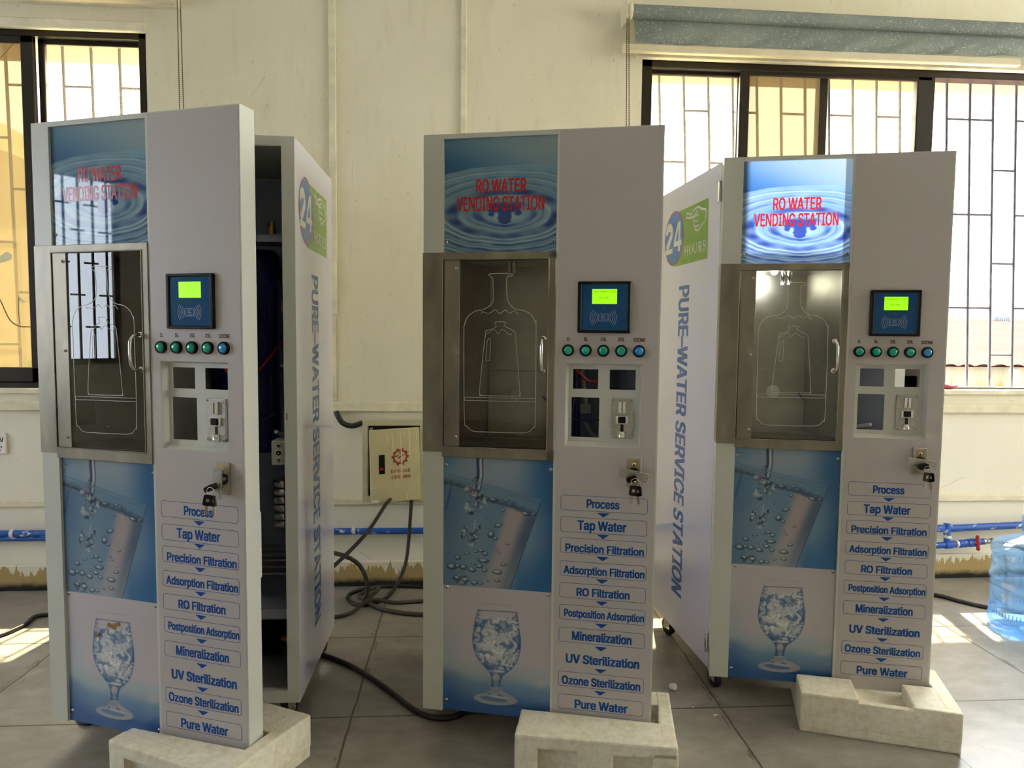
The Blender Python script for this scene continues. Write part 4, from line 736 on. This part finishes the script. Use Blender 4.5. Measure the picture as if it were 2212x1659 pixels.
window(2, [(WR[0], WR[1], y0, y1, 2.505, 2.560), (WR[0], WR[1], y0, y1, .950, .975), (WR[0] + .004, .895, y0, y1, .95, 2.55), (WR[1] - .05, WR[1], y0, y1, .95, 2.55),
           (.89, 1.392, y4, y5, 2.488, 2.515), (1.330, 1.392, y4, y5, .97, 2.51), (.89, 1.392, y4, y5, .97, 1.035),
           (1.330, 1.378, y2, y3, .97, 2.51), (1.37, 2.30, y2, y3, 2.488, 2.515), (1.37, 2.30, y2, y3, .97, 1.035), (1.734, 1.790, y4, y5, .97, 2.51), (2.226, 2.318, y2, y3, .97, 2.51), (2.24, 2.318, y4, y5, .97, 2.51)],
       [(.89, 1.34, 3.497, 3.501, 1.03, 2.495), (1.79, 2.235, 3.463, 3.467, 1.03, 2.495)], [(1.37, 1.735, 3.463, 3.467, 1.03, 2.495)])
w1 = bpy.data.objects['window_1']; yf = 3.4622; M['tear'] = simple('peeling film', 'efe2b8', .6); M['crease'] = simple('film crease', '6a5424', .6)
g = G(); g.poly([(x, yf, z) for x, z in ((-2.20, 1.520), (-2.138, 1.527), (-2.093, 1.540), (-2.082, 1.563), (-2.108, 1.580), (-2.137, 1.560), (-2.20, 1.553))]); g.poly([(x, yf, z) for x, z in ((-2.064, 1.374), (-2.030, 1.348), (-2.042, 1.345), (-2.060, 1.352))])
g.build('film_tear', M['tear'], w1, 'peeled flap of window film')
g = G()
for pts, wd in (([(-2.17, 1.39, 0), (-2.145, 1.356, 0), (-2.107, 1.267, 0), (-2.063, 1.236, 0), (-2.016, 1.232, 0), (-2.010, 1.204, 0)], .005), ([(-2.062, 1.375, 0), (-2.066, 1.30, 0), (-2.060, 1.24, 0)], .003), ([(-2.30, 2.25, 0), (-2.104, 2.448, 0), (-2.058, 2.50, 0), (-2.016, 2.533, 0)], .003)):
    g.ribbon([(p[0], p[1]) for p in smooth_pts(pts, 6)], wd, yf - .0002)
g.build('film_crease', M['crease'], w1, 'cracked crease lines')
M['bars'] = simple('painted grille bars', '5d5a62', .5, .2, var=.3, vscale=25.0)
def grille(label, xs, z0, z1, sh, yb, rungs):
    g = G(); zt, zb_ = z1, z0; at = lambda x, z: x + sh * (zt - z) / (zt - zb_)
    for x in xs: g.tube([(at(x, zb_), yb, zb_), (at(x, zt), yb, zt)], .0075, 8)
    for i, zs in rungs.items():
        for z in zs: g.tube([(at(xs[i], z), yb, z), (at(xs[i + 1], z), yb, z)], .0062, 8)
    g.tube([(xs[0] - .1, yb, zt - .004), (xs[-1] + .1, yb, zt - .004)], .009, 8); g.tube([(at(xs[0], zb_) - .1, yb, zb_ + .005), (at(xs[-1], zb_) + .1, yb, zb_ + .005)], .009, 8)
    return tag(g.build('window_grille', M['bars']), label, 'window grille')
Az, Bz = (2.355, 1.870, 1.385), (2.100, 1.618, 1.137)
xsR = [.965 + .1257 * i - .075 + .075 for i in range(20)]
ru = {i: (Az if i % 2 else Bz) for i in range(19)}; ru[11] = Bz; ru[12] = Az; ru[13] = Az; ru[14] = Bz; ru[15] = Az
grille('metal bar grille outside the wide right window', xsR, .90, 2.60, .075, 3.60, ru)
xsL = [-2.815 + .13 * i for i in range(11)]
grille('metal bar grille outside the narrow left window', xsL, .90, 2.62, .02, 3.60, {i: ((2.375, 1.89, 1.40) if i % 2 else (2.13, 1.64, 1.15)) for i in range(10)})
# side wall windows: left one reflected, right one unseen, enlarged to brighten the room
def far_window(n, boxes): sbox('window_%d' % n, boxes, M['frame'])
b = [(-4.99, -4.955, .15, .20, .95, 2.45), (-4.99, -4.955, 2.35, 2.40, .95, 2.45), (-4.99, -4.955, .15, 2.4, .95, 1.0), (-4.99, -4.955, .15, 2.4, 2.4, 2.45), (-4.99, -4.955, .70, .80, .95, 2.45), (-4.99, -4.955, 1.6, 1.68, .95, 2.45)]
b += [(-4.985, -4.973, y - .008, y + .008, .95, 2.45) for y in np.arange(.24, 2.4, .105)] + [(-4.985, -4.973, .2 + .105 * i, .305 + .105 * i, z - .007, z + .007) for i in range(20) for z in ((1.25, 1.75, 2.2) if i % 2 else (1.5, 2.0))]
far_window(3, b); G().box(-4.984, -4.980, .2, 2.35, 1.0, 2.4).build('window_pane', m_glass('dimming pane left', (.64, .66, .69), 1.4), bpy.data.objects['window_3'])  # darker pane tint added to dim the daylight through this window
far_window(4, [(5.96, 5.99, y - .03, y + .03, 1.1, 3.2) for y in (-.17, .6, 1.5, 2.37)] + [(5.96, 5.99, -.2, 2.4, z - .03, z + .03) for z in (1.13, 3.17)])
G().box(5.990, 5.994, -.2, 2.4, 1.1, 3.2).build('window_pane', m_glass('dimming pane right', (.80, .78, .72), 1.4), bpy.data.objects['window_4'])  # tinted pane added to cut the daylight from the enlarged right window
# ------------------------------------------------------------------ blinds
def m_blind():
    t = NT('blue grey leaf blind'); o = t.obj(); n = t.noise(o, 3.0, 3)
    v = t.n('TexVoronoi', Vector=t.mapping(t.n('VectorMath', {'operation': 'ADD'}, _0=o, _1=t.n('TexNoise', Vector=o, Scale=18.0).outputs[1]).outputs[0], (17, 8, 11)), Scale=1.0).outputs[0]
    c = t.ramp(n, [(.3, lin('7c8684')), (.7, lin('949d96'))]); c = t.mix(t.math('MULTIPLY', t.math('LESS_THAN', v, .26), .75), c, lin('c3c9b8'))
    return t.done(t.n('MixShader', Fac=.18, _1=t.pbr(Base_Color=c, Roughness=.7).outputs[0], _2=t.n('BsdfTranslucent', Color=c).outputs[0]))
M['blind'] = m_blind(); M['chain'] = simple('brown bead chain', '5f4a2a', .5); M['rail'] = simple('cream blind rail', 'd8cdb0', .55, var=.1)
def chain(parent, xs, zt, zb_, y, nm='bead_chain'):
    g = G()
    for a, b_ in xs:
        n = int((zt - zb_) / .0085)
        for i in range(n + 1):
            f = i / n; x = a + (b_ - a) * f; z = zt + (zb_ - zt) * f; r = .0034
            g.add([(x + r, y, z), (x - r, y, z), (x, y + r, z), (x, y - r, z), (x, y, z + r * 1.4), (x, y, z - r * 1.4)], [(0, 2, 4), (2, 1, 4), (1, 3, 4), (3, 0, 4), (2, 0, 5), (1, 2, 5), (3, 1, 5), (0, 3, 5)], 0, True)
        g.tube([(a, y, zt), (b_, y, zb_)], .0014, 5)
    return g.build(nm, M['chain'], parent)
rb = thing('roller_blind', 'blue grey leaf patterned roller blind rolled up above the right window', 'blind', (.74, 3.32, 2.58))
def L_(p): return (p[0] - .74, p[1] - 3.32, p[2] - 2.58)
xr0, xr1 = .762, 3.42
G().tube([L_((xr0, 3.325, 2.705)), L_((xr1, 3.325, 2.688))], .031, 28).build('roll', M['blind'], rb)
nx_, nz_ = 160, 10; vs = []; fs = []
for j in range(nz_ + 1):
    for i in range(nx_ + 1):
        x = xr0 + .012 + (xr1 - xr0 - .02) * i / nx_; f = j / nz_; zt = 2.690 - .0064 * (x - xr0); zb_ = 2.568 + .006 * math.sin(x * 3)
        vs.append(L_((x + .012 * f, 3.345 - .008 * f + .007 * math.sin((x * 21 + f * 7.0)) * f + .004 * math.sin(x * 47 + f * 11) * f, zt + (zb_ - zt) * f)))
for j in range(nz_):
    for i in range(nx_): a_ = j * (nx_ + 1) + i; fs.append((a_, a_ + nx_ + 1, a_ + nx_ + 2, a_ + 1))
G().add(vs, fs, 0, True).build('fabric', M['blind'], rb)
g = G(); g.box(*[v for p in zip(L_((.722, 3.330, 2.531)), L_((2.66, 3.362, 2.566))) for v in p], 0, .004); g.build('bottom_rail', M['rail'], rb)
g = G(); g.box(*[v for p in zip(L_((.728, 3.300, 2.665)), L_((.742, 3.42, 2.745))) for v in p], 0, .004); g.lathe([(.030, 0), (.033, .004), (.033, .02), (.024, .022)], L_((.742, 3.325, 2.705)), (1, 0, 0), 20); g.build('bracket', M['trim'], rb)
chain(rb, [((.735 - .74), (.752 - .74)), ((.744 - .74), (.770 - .74))], 2.70 - 2.58, 1.55 - 2.58, 3.31 - 3.32)
lb = thing('roller_blind', 'cream rail and brown bead chain of the blind above the left window', 'blind', (-1.28, 3.34, 2.64))
G().box(-1.72, -.012, -.010, .030, .025, .058, 0, .004).build('bottom_rail', M['rail'], lb)
chain(lb, [(.010, .010), (.020, .032)], .35, -1.0, -.005)
G().tube([(-1.7, .03, .42), (.0, .03, .42)], .031, 20).build('roll', M['blind'], lb)
# ------------------------------------------------------------------ electrics on the wall
M['boxpaint'] = simple('old box enamel', 'cdc6a6', .5, var=.12, vscale=12); M['boxdoor'] = simple('yellowed box door', 'd3c9a2', .45, var=.10, vscale=9); M['stencil'] = simple('red stencil', 'a8322a', .6); M['drip'] = simple('dried paint drip', 'eae0bd', .5)
eb = thing('electrical_box', 'old cream electrical box on the wall, door hanging ajar', 'electrical box', (-.33, YW, .41))
g = G()
for b in ((-.150, -.122, -.040, 0, .008, .400), (.122, .148, -.040, 0, .008, .400), (-.1507, .1487, -.0408, -.0002, .372, .4025), (-.1507, .1487, -.0408, -.0002, .0055, .034)): g.box(*b, 0, .003)
g.box(-.122, .122, -.004, 0, .034, .372, 1); g.box(-.116, -.104, -.02, -.003, .06, .36, 0)
g.build('box_frame', [M['boxpaint'], M['dark']], eb)
hx, hy, da = .124, -.040, .36
R_ = Matrix.Translation((hx, hy, 0)) @ Matrix.Rotation(da, 4, 'Z') @ Matrix.Rotation(-.018, 4, 'Y')
g = G(); g.box(-.240, -.002, -.016, -.002, .022, .368, 0, .003); g.bm  # door slab
bd = g.build('box_door', M['boxdoor'], eb, 'door marked with red warning lettering'); bd.matrix_local = R_
g = G(); g.box(-.200, -.172, -.019, -.015, .160, .250, 0, .002); g.box(-.194, -.180, -.0205, -.0185, .178, .190, 1); g.build('latch', [M['black'], M['stencil']], bd, 'black latch with a red tab')
g = G(); cx, cz, yy = -.098, .235, -.0168; ci = lambda r, n=40, s=0: [(cx + r * math.cos(s + 6.2832 * i / n), cz + r * math.sin(s + 6.2832 * i / n)) for i in range(n + 1)]
g.ribbon(ci(.031), .0075, yy)
for i in range(10): a_ = i * .6283; g.ribbon([(cx + .033 * math.cos(a_), cz + .033 * math.sin(a_)), (cx + .041 * math.cos(a_), cz + .041 * math.sin(a_))], .010, yy)
g.ribbon([(cx - .045, cz - .004), (cx - .012, cz + .006), (cx - .010, cz - .006), (cx + .044, cz + .022)], [.001, .007, .007, .001], yy - .0002)
for a_, b_ in (((-.012, .03), (.010, .004)), ((.012, .03), (-.010, .004)), ((-.016, .018), (.018, .024)), ((0, .03), (0, -.012))): g.ribbon([(cx + a_[0], cz + a_[1]), (cx + b_[0], cz + b_[1])], .0016, yy)
for s in (-1, 1): g.ribbon([(cx, cz - .014), (cx + s * .006, cz - .030), (cx + s * .022, cz - .046), (cx + s * .013, cz - .020)], .0020, yy)
g.text('爱护供电设备', cx, .168, .098, .0175, yy, 0, .012); g.text('注意安全用电', cx, .140, .098, .0175, yy, 0, .012)
g.build('warning_stencil', M['stencil'], bd, 'red stencilled gear emblem over two lines of Chinese writing')
g = G()
for x, z0, z1, wd in ((-.135, .255, .350, .004), (-.095, .130, .345, .006), (-.055, .240, .366, .005), (-.160, .300, .350, .003), (-.020, .310, .366, .003), (-.070, .030, .060, .004)): g.ribbon([(x, z1), (x + .004, (z0 + z1) / 2), (x + .003, z0)], [wd * .5, wd, wd * 1.1], -.0172)
g.build('paint_drips', M['drip'], bd, 'cream paint drips')
G().box(-.236, -.205, -.0175, -.016, .026, .040).build('small_label', M['white'], bd)
M['cable'] = simple('black cable', '1b1b1a', .45); M['cable_grey'] = simple('dusty grey cable', '4a463d', .6)
def cable(name, pts, r, label, cat='cable', mat='cable', n=8, group=None):
    return tag(G().tube(smooth_pts(pts, n), r, 9).build(name, M[mat]), label, cat, group)
cable('conduit', [(-.602, 3.395, .846), (-.590, 3.385, .825), (-.575, 3.385, .800), (-.550, 3.385, .785), (-.520, 3.385, .782), (-.478, 3.390, .795)], .013, 'short black conduit bending down into the electrical box', 'conduit')
cable('power_cable', [(-.345, 3.360, .452), (-.338, 3.33, .445), (-.358, 3.25, .430), (-.410, 3.1, .360), (-.475, 3.0, .300), (-.56, 2.9, .235), (-.66, 2.86, .15), (-.74, 2.85, .05), (-.80, 2.86, .009), (-.95, 2.9, .008), (-1.3, 3.0, .008), (-1.764, 3.08, .009), (-1.797, 2.971, .009), (-1.84, 2.86, .009), (-1.98, 2.70, .009), (-2.3, 2.5, .009)], .0085, 'black cable slanting from the electrical box down behind the left vending machine')
cable('power_cable', [(-.245, 3.400, .450), (-.247, 3.37, .420), (-.250, 3.36, .363), (-.258, 3.34, .234), (-.272, 3.3, .130), (-.31, 3.24, .05), (-.36, 3.19, .010), (-.45, 3.13, .009), (-.515, 3.19, .009), (-.52, 3.28, .009), (-.44, 3.345, .010), (-.30, 3.365, .010), (-.10, 3.33, .010), (.05, 3.3, .010), (.2, 3.3, .01)], .0085, 'black cable dropping from the electrical box into a loop on the floor')
cable('hose', [(-.80, 2.92, .30), (-.70, 2.97, .305), (-.62, 2.99, .300), (-.558, 3.0, .290), (-.508, 3.04, .262), (-.464, 3.07, .225), (-.437, 3.09, .180), (-.424, 3.11, .125), (-.425, 3.14, .07), (-.445, 3.18, .022), (-.475, 3.24, .011), (-.455, 3.30, .011), (-.40, 3.31, .026), (-.40, 3.24, .028), (-.43, 3.15, .024), (-.37, 3.09, .012), (-.28, 3.04, .010), (-.17, 3.01, .010), (.0, 2.98, .010), (.2, 3.0, .01)], .0095, 'dusty grey hose coiled on the floor below the electrical box', 'hose', 'cable_grey')
cable('hose', [(-.95, 2.93, .009), (-.75, 2.96, .009), (-.56, 2.998, .009), (-.48, 3.05, .009), (-.41, 3.13, .033), (-.30, 3.155, .009), (-.177, 3.171, .009), (.0, 3.18, .009), (.2, 3.2, .009)], .0085, 'thin grey hose running straight along the floor under the coil', 'hose', 'cable_grey')
cable('power_cable', [(-.75, 2.72, .009), (-.64, 2.69, .009), (-.538, 2.647, .009), (-.401, 2.539, .009), (-.267, 2.381, .009), (-.160, 2.235, .009), (-.095, 2.180, .009), (-.03, 2.180, .009), (.02, 2.225, .009), (.05, 2.30, .010), (.10, 2.40, .04), (.12, 2.45, .085)], .0095, 'thick black cable crossing the floor to the foot of the middle vending machine')
cable('power_cable', [(1.50, 2.70, .060), (1.62, 2.80, .02), (1.8, 3.0, .009), (2.0, 3.14, .009), (2.12, 3.17, .009), (2.242, 3.14, .009), (2.30, 3.06, .009), (2.40, 2.97, .009), (2.7, 2.85, .009)], .0095, 'black cable on the floor between the right vending machine and the water bottle')
so = thing('wall_socket', 'white wall socket with a handwritten voltage beside the left window sill', 'socket', (-2.155, YW, .69))
G().box(-.045, .045, -.014, 0, -.045, .052, 0, .004).build('socket_plate', M['white'], so)
g = G(); g.text('0V', .018, .022, .036, .022, -.0148, 0, .02); g.build('handwriting', M['ink_black'], so, 'black handwritten 0V')
g = G()
for x, z in ((.010, -.012), (.024, -.012), (.017, -.028)): g.box(x - .002, x + .002, -.0146, -.0138, z - .005, z + .005)
g.build('socket_holes', M['dark'], so)
# ------------------------------------------------------------------ water pipes
def m_pipe():
    t = NT('blue pipe with paint spots'); o = t.obj(); n = t.noise(t.mapping(o, (14, 30, 30)), 1.6, 4, .65, .5)
    return t.done(t.pbr(Base_Color=t.mix(t.math('GREATER_THAN', n, .62), lin('1f58b4'), lin('d8dde0')), Roughness=.4))
M['bpipe'] = m_pipe(); M['white_clip'] = simple('white ring', 'e2e2dc', .5); M['valve_red'] = simple('red valve handle', 'b3242c', .35)
wp = thing('water_pipe', 'long blue water pipe with paint splashes running low along the wall', 'pipe', (-1.5, 3.38, .28))
G().tube([(-3.5, 0, .003), (1.6, 0, -.006), (3.6, 0, -.004)], .0155, 16).build('pipe', M['bpipe'], wp)
for x in (-.58, .62, .98): G().tube([(x - .008, 0, -.001), (x + .008, 0, -.001)], .0185, 16).build('pipe_clip', M['white_clip'], wp)
tag(G().tube([(-5.0, 3.385, .255), (-1.90, 3.385, .252)], .0115, 12).build('water_pipe', M['bpipe']), 'thinner blue water pipe below the long one, far left', 'pipe')
vp = thing('valve_pipe', 'blue branch pipe with a red handled valve right of the right vending machine', 'pipe', (2.44, 3.355, .27))
g = G(); g.tube([(-.30, .025, -.008), (.04, .025, -.006), (.42, .025, .008), (.9, .025, .01)], .0175, 16); g.tube([(0, .020, .02), (0, .012, -.10)], .0155, 16); g.tube([(-.09, .01, -.092), (.10, .01, -.080), (.19, .01, -.072)], .0150, 16); g.lathe([(.019, 0), (.019, .05)], (-.012, .01, -.088), (1, 0, .06), 16); g.lathe([(.0195, 0), (.0195, .04)], (.060, .01, -.083), (1, 0, .06), 16); g.lathe([(.019, 0), (.021, .012), (.021, .05), (.018, .06)], (.105, .01, -.079), (1, 0, .06), 16); g.build('branch_pipe', M['bpipe'], vp)
for x, z in ((0.0, -.045), (.05, -.083)): G().tube([(x, .012, z - .006), (x, .012, z + .006)] if x == 0 else [(x - .006, .01, z), (x + .006, .01, z)], .0185, 14).build('pipe_clip', M['white_clip'], vp)
g = G(); c0 = Vector((.145, -.012, -.073)); g.cyl((.145, .008, -.073), (.145, -.016, -.073), .011, 16)
for s in (-1, 1): g.lathe([(.009, 0), (.0075, .018), (.0095, .032), (.004, .040)], c0, (.10 * -s, 0, s), 14); g.lathe([(.006, 0), (.005, .012), (.003, .016)], c0, (s, 0, .1 * s), 12)
g.build('valve_handle', M['valve_red'], vp, 'red four armed handle')
G().lathe([(.016, 0), (.016, .014), (.012, .016), (.012, .040), (.016, .042), (.016, .055)], (.188, .01, -.072), (1, 0, .03), 14).build('pipe_end', M['zinc'], vp, 'metal hose tail')
cable('hose', [(2.685, 3.362, .200), (2.72, 3.355, .198), (2.77, 3.30, .185), (2.85, 3.2, .15), (2.95, 3.1, .08), (3.1, 3.0, .012), (3.4, 3.0, .011)], .0085, 'grey hose leaving the red handled valve towards the water bottle', 'hose', 'cable_grey')
# ------------------------------------------------------------------ water bottle
def m_jug():
    t = NT('clear blue plastic'); o = t.obj()
    tr = t.n('BsdfTransparent', Color=(.53, .73, .93)); df = t.n('MixShader', Fac=.5, _1=t.n('BsdfDiffuse', Color=lin('7fb2e6')).outputs[0], _2=t.n('BsdfTranslucent', Color=lin('9cc8f2')).outputs[0])
    gl = t.n('BsdfGlossy', Color=(1, 1, 1), Roughness=.06); bp = t.n('Bump', Height=t.noise(o, 16, 4, .6), Strength=.07, Distance=.01).outputs[0]; t.t.links.new(bp, gl.inputs['Normal'])
    a = t.n('MixShader', Fac=.17, _1=tr.outputs[0], _2=df.outputs[0]); lw = t.n('LayerWeight', Blend=.35).outputs[1]
    return t.done(t.n('MixShader', Fac=t.math('MULTIPLY_ADD', lw, .34, .04), _1=a.outputs[0], _2=gl.outputs[0]))
M['jug'] = m_jug()
jg = thing('water_bottle', 'large clear blue plastic water bottle standing on the floor at the right edge', 'water bottle', (2.352, 2.745, 0))
pr = [(.02, .012), (.10, .008), (.120, 0), (.136, .012), (.1385, .035), (.1375, .060), (.131, .072), (.131, .100), (.1335, .108), (.131, .116), (.131, .170), (.1335, .178), (.131, .186), (.131, .205), (.137, .216), (.138, .232), (.131, .246), (.131, .290), (.1335, .298), (.131, .306), (.131, .322), (.137, .332), (.137, .352), (.124, .372), (.090, .392), (.050, .402), (.032, .410), (.030, .425), (.030, .470), (.033, .474), (.033, .490), (.029, .492), (.027, .480)]
G().lathe(pr, (0, 0, 0), (0, 0, 1), 56, 0, close=False).build('bottle_body', M['jug'], jg)
G().lathe([(.0315, .428), (.033, .430), (.033, .468), (.0315, .470)], (0, 0, 0), (0, 0, 1), 30, 0, close=False).build('neck_sleeve', M['jug'], jg)
g = G(); n = 60
for i in range(n):
    a_ = 6.2832 * i / n; x, y = .1318 * math.cos(a_), .1318 * math.sin(a_); g.tube([(x, y, .076), (x, y, .094)], .0022, 5)
g.build('grip_ribs', M['jug'], jg)
# ------------------------------------------------------------------ small things
g = G(); g.lathe([(.0115, 0), (.0115, .016), (.0105, .018), (.0, .018)], (0, 0, 0), (0, 0, 1), 24, 0, close=False); g.lathe([(.0100, 0), (.0100, .016), (0, .0165)], (0, 0, 0), (0, 0, 1), 20, 0, close=False)
o = g.build('bottle_cap', simple('white cap', 'f2f0ea', .35)); tag(o, 'small white bottle cap lying on the floor between the middle and right vending machines', 'cap'); o.location = (.722, 2.336, .0085); o.rotation_euler = (1.1, .25, .4)
for i, (x, y, s, lb_) in enumerate(((.815, 2.155, .008, 'tiny curled white paper scrap in front of the right vending machine caster'), (.757, 2.209, .004, 'speck of white foam on a floor joint near the bottle cap'))):
    o = G().tube([(s * math.cos(v), s * .6 * math.sin(v), .002 + .001 * math.sin(2 * v)) for v in np.linspace(0, 4.6, 12)], s * .25, 5).build('paper_scrap', M['white']); tag(o, lb_, 'scrap'); o.location = (x, y, 0.0015)
g = G(); vs = []; fs = []; n, mm = 18, 10
for i in range(n + 1):
    f = i / n; x = -.075 + .15 * f; hw = .030 * math.sin(math.pi * min(1, f * .8 + .12)) ** .6 * (1 - .5 * f); hh = .016 * math.sin(math.pi * (f * .9 + .05)) ** .7
    for j in range(mm): a_ = 6.2832 * j / mm; vs.append((x, hw * math.cos(a_) + .008 * math.sin(f * 5), .0165 + hh * math.sin(a_) + .003 * math.sin(f * 14)))
for i in range(n):
    for j in range(mm): fs.append((i * mm + j, i * mm + (j + 1) % mm, (i + 1) * mm + (j + 1) % mm, (i + 1) * mm + j))
g.add(vs, fs, 0, True); g.poly(vs[:mm][::-1]); g.poly(vs[-mm:])
o = g.build('red_cloth', simple('faded red cloth', 'b0555c', .85, bump=.4, bscale=400.0)); tag(o, 'crumpled faded red cloth lying on the right window sill', 'cloth'); o.location = (2.42, 3.436, .962)
# ------------------------------------------------------------------ outside
def m_corr(name, c1, pitch, axis=0, rust=False, z0=0, z1=1):
    t = NT(name); o = t.obj(); s = t.n('SeparateXYZ', Vector=o); c = lin(c1)
    if rust:
        st = t.noise(t.mapping(o, (5.0, 1, .5)), 1.0, 5, .7, .4); f = t.math('SUBTRACT', t.math('DIVIDE', t.math('SUBTRACT', s.outputs[2], z0), z1 - z0), t.math('MULTIPLY', st, 1.1))
        c = t.ramp(t.math('ADD', f, .5), [(.30, lin('4a2708')), (.44, lin('5a4018')), (.60, lin('554e40'))])
    return t.done(t.pbr(Base_Color=c, Roughness=.9, Specular_IOR_Level=0.0))
def corr(g, x0, x1, A_, B_, pitch, amp):
    """corrugated sheet between the lines (y,z)=A_ and B_"""
    n = int((x1 - x0) / (pitch / 6)); vs = []; fs = []; d = Vector((B_[0] - A_[0], B_[1] - A_[1])).normalized(); nrm = Vector((-d.y, d.x)) * (1 if d.x >= 0 else -1)
    if abs(d.x) < .2: nrm = Vector((-1, 0))
    for i in range(n + 1):
        x = x0 + (x1 - x0) * i / n; h = amp * (abs(math.sin(math.pi * x / pitch)) ** .6)
        for p in (A_, B_): vs.append((x, p[0] + nrm.x * h, p[1] + nrm.y * h))
    for i in range(n): fs.append((2 * i, 2 * i + 2, 2 * i + 3, 2 * i + 1))
    g.add(vs, fs); b = [(x0, *A_), (x1, *A_), (x1, *B_), (x0, *B_)]; g.poly(b)
sbox('trim_10', [(-6, 8, YO, 3.90, 2.590, 2.72)], simple('concrete eave', 'b2915a', .8, var=.15, vscale=6.0))
sh = thing('metal_shed', 'low shed with faded red corrugated roof and rust streaked wall outside the right window', 'shed', (0, 14, -4))
gg = G(); corr(gg, -.5, 34, (14.1, -4.0), (14.1, .70), .26, .05); wv = gg; wv.v = [(x, y - 14, z + 4) for x, y, z in wv.v]; wv.build('shed_wall', m_corr('rusty wall sheet', 'ded2b4', .26, rust=True, z0=3.6, z1=4.72), sh)
gg = G(); corr(gg, -.5, 34, (13.85, .66), (25, 1.92), .36, .06); gg.v = [(x, y - 14, z + 4) for x, y, z in gg.v]; gg.build('shed_roof', simple('faded red sheet', '543530', .9, var=.12, vscale=.6, spec=0.0), sh, 'faded red corrugated roof')
G().tube([(11.15, -.35, 0), (11.12, -.35, 4.5), (11.12, -.35, 4.62)], [.07, .07, .10], 12).build('vent_pipe', simple('pale pipe', '5a6264', .5), sh, 'pale standing pipe')
g = G(); g.lathe([(.15, 0), (.21, .12), (.25, .24), (.20, .36), (.10, .42), (0, .44)], (19.4, 10.5, 5.80), (0, 0, 1), 24)
for i in range(24): a_ = .2618 * i; g.tube([(19.4 + .22 * math.cos(a_), 10.5 + .22 * math.sin(a_), 5.90), (19.4 + .26 * math.cos(a_), 10.5 + .26 * math.sin(a_), 6.04), (19.4 + .19 * math.cos(a_), 10.5 + .19 * math.sin(a_), 6.18)], .016, 5)
g.build('roof_ventilator', simple('pale galvanised', '565e62', .6, .0, spec=0.1), sh, 'round finned roof ventilator')
def block(label, name, x0, x1, y, z0, z1, mat, rows):
    th = thing(name, label, 'building', ((x0 + x1) / 2, y, z0)); cx = (x0 + x1) / 2
    G().box(x0 - cx, x1 - cx, 0, 8, 0, z1 - z0).build('facade', mat, th); gm = simple('far window glass', '34393e', .3)
    for x, wd, za, zb_, nb in rows:
        f = G()
        f.box(x - cx, x + wd - cx, -.05, .02, za - z0, zb_ - z0); o_ = f.build('window', gm, th)
        g2 = G()
        for i in range(nb + 1): q = x - cx + wd * i / nb; g2.box(q - .05, q + .05, -.09, -.04, za - z0, zb_ - z0)
        g2.build('window_bars', simple('window bars', '6a6a6a', .5), o_)
    return th
block('long pale yellow factory building beyond the shed', 'factory_building', 10, 90, 60, -8, 3.75, simple('pale yellow render', '615a44', .9, var=.06, vscale=.3, spec=0.0), [(x, 4.2, 1.95, 3.05, 8) for x in (36.5, 42.6, 51, 57)])
block('white far building with two window rows rising behind the yellow factory', 'factory_building', 10, 120, 85, -8, 8.0, simple('white render', '757777', .9, spec=0.0), [(x, 5.0, 4.9, 5.9, 3) for x in (44, 50, 56.5, 63, 69.5, 76)])
tag(G().tube([(20, 40, 4.7), (40, 40, 4.55), (60, 40, 4.7)], .03, 5).build('overhead_wire', M['cable_grey']), 'thin overhead wire crossing the sky outside the right window', 'wire')
ho = thing('house', 'beige gabled building outside the left window', 'building', (-8.2, 9, -4))
g = G(); g.prism([(-5, 0), (2.08, 0), (2.08, 7.6), (1.45, 8.05), (-1.5, 9.6), (-5, 9.2)], 0, 6); g.build('house_wall', simple('beige render', 'c9b483', .85, var=.10, vscale=.7), ho)
g = G(); g.tube([(2.3, -.15, 7.55), (1.45, -.15, 8.12), (-1.5, -.15, 9.72)], .09, 6); g.build('roof_edge', M['trim'], ho)
g = G(); [g.box(-4 + .22 * i, -3.93 + .22 * i, -.12, 0, 5.9, 6.9) for i in range(27)]; g.build('slatted_vent', simple('tan slats', 'a8905c', .8), ho)
tr = thing('tree', 'pale green tree outside below the left window', 'tree', (-3.6, 6.2, -4))
G().tube([(0, 0, 0), (.05, 0, 2.5), (0, .1, 4.2)], [.12, .09, .05], 8).build('trunk', simple('bark', '6a5438', .9), tr)
g = G(); rr = random.Random(3)
for i in range(700):
    d = Vector((rr.gauss(0, 1), rr.gauss(0, 1), rr.gauss(0, .8))); d = d.normalized() * (.9 * rr.random() ** .4); c0 = Vector((0, .1, 4.35)) + Vector((d.x, d.y, d.z * .75)); u_ = Vector((rr.gauss(0, 1), rr.gauss(0, 1), rr.gauss(0, 1))).normalized() * .07; v_ = u_.orthogonal().normalized() * .03
    g.poly([c0 - u_, c0 + v_, c0 + u_, c0 - v_])
g.build('foliage', simple('pale leaves', '8fae4a', .7), tr)
struct(G().box(-60, 120, 3.7, 140, -8.2, -8).build('ground', simple('yard concrete', 'b8b2a4', .9)))
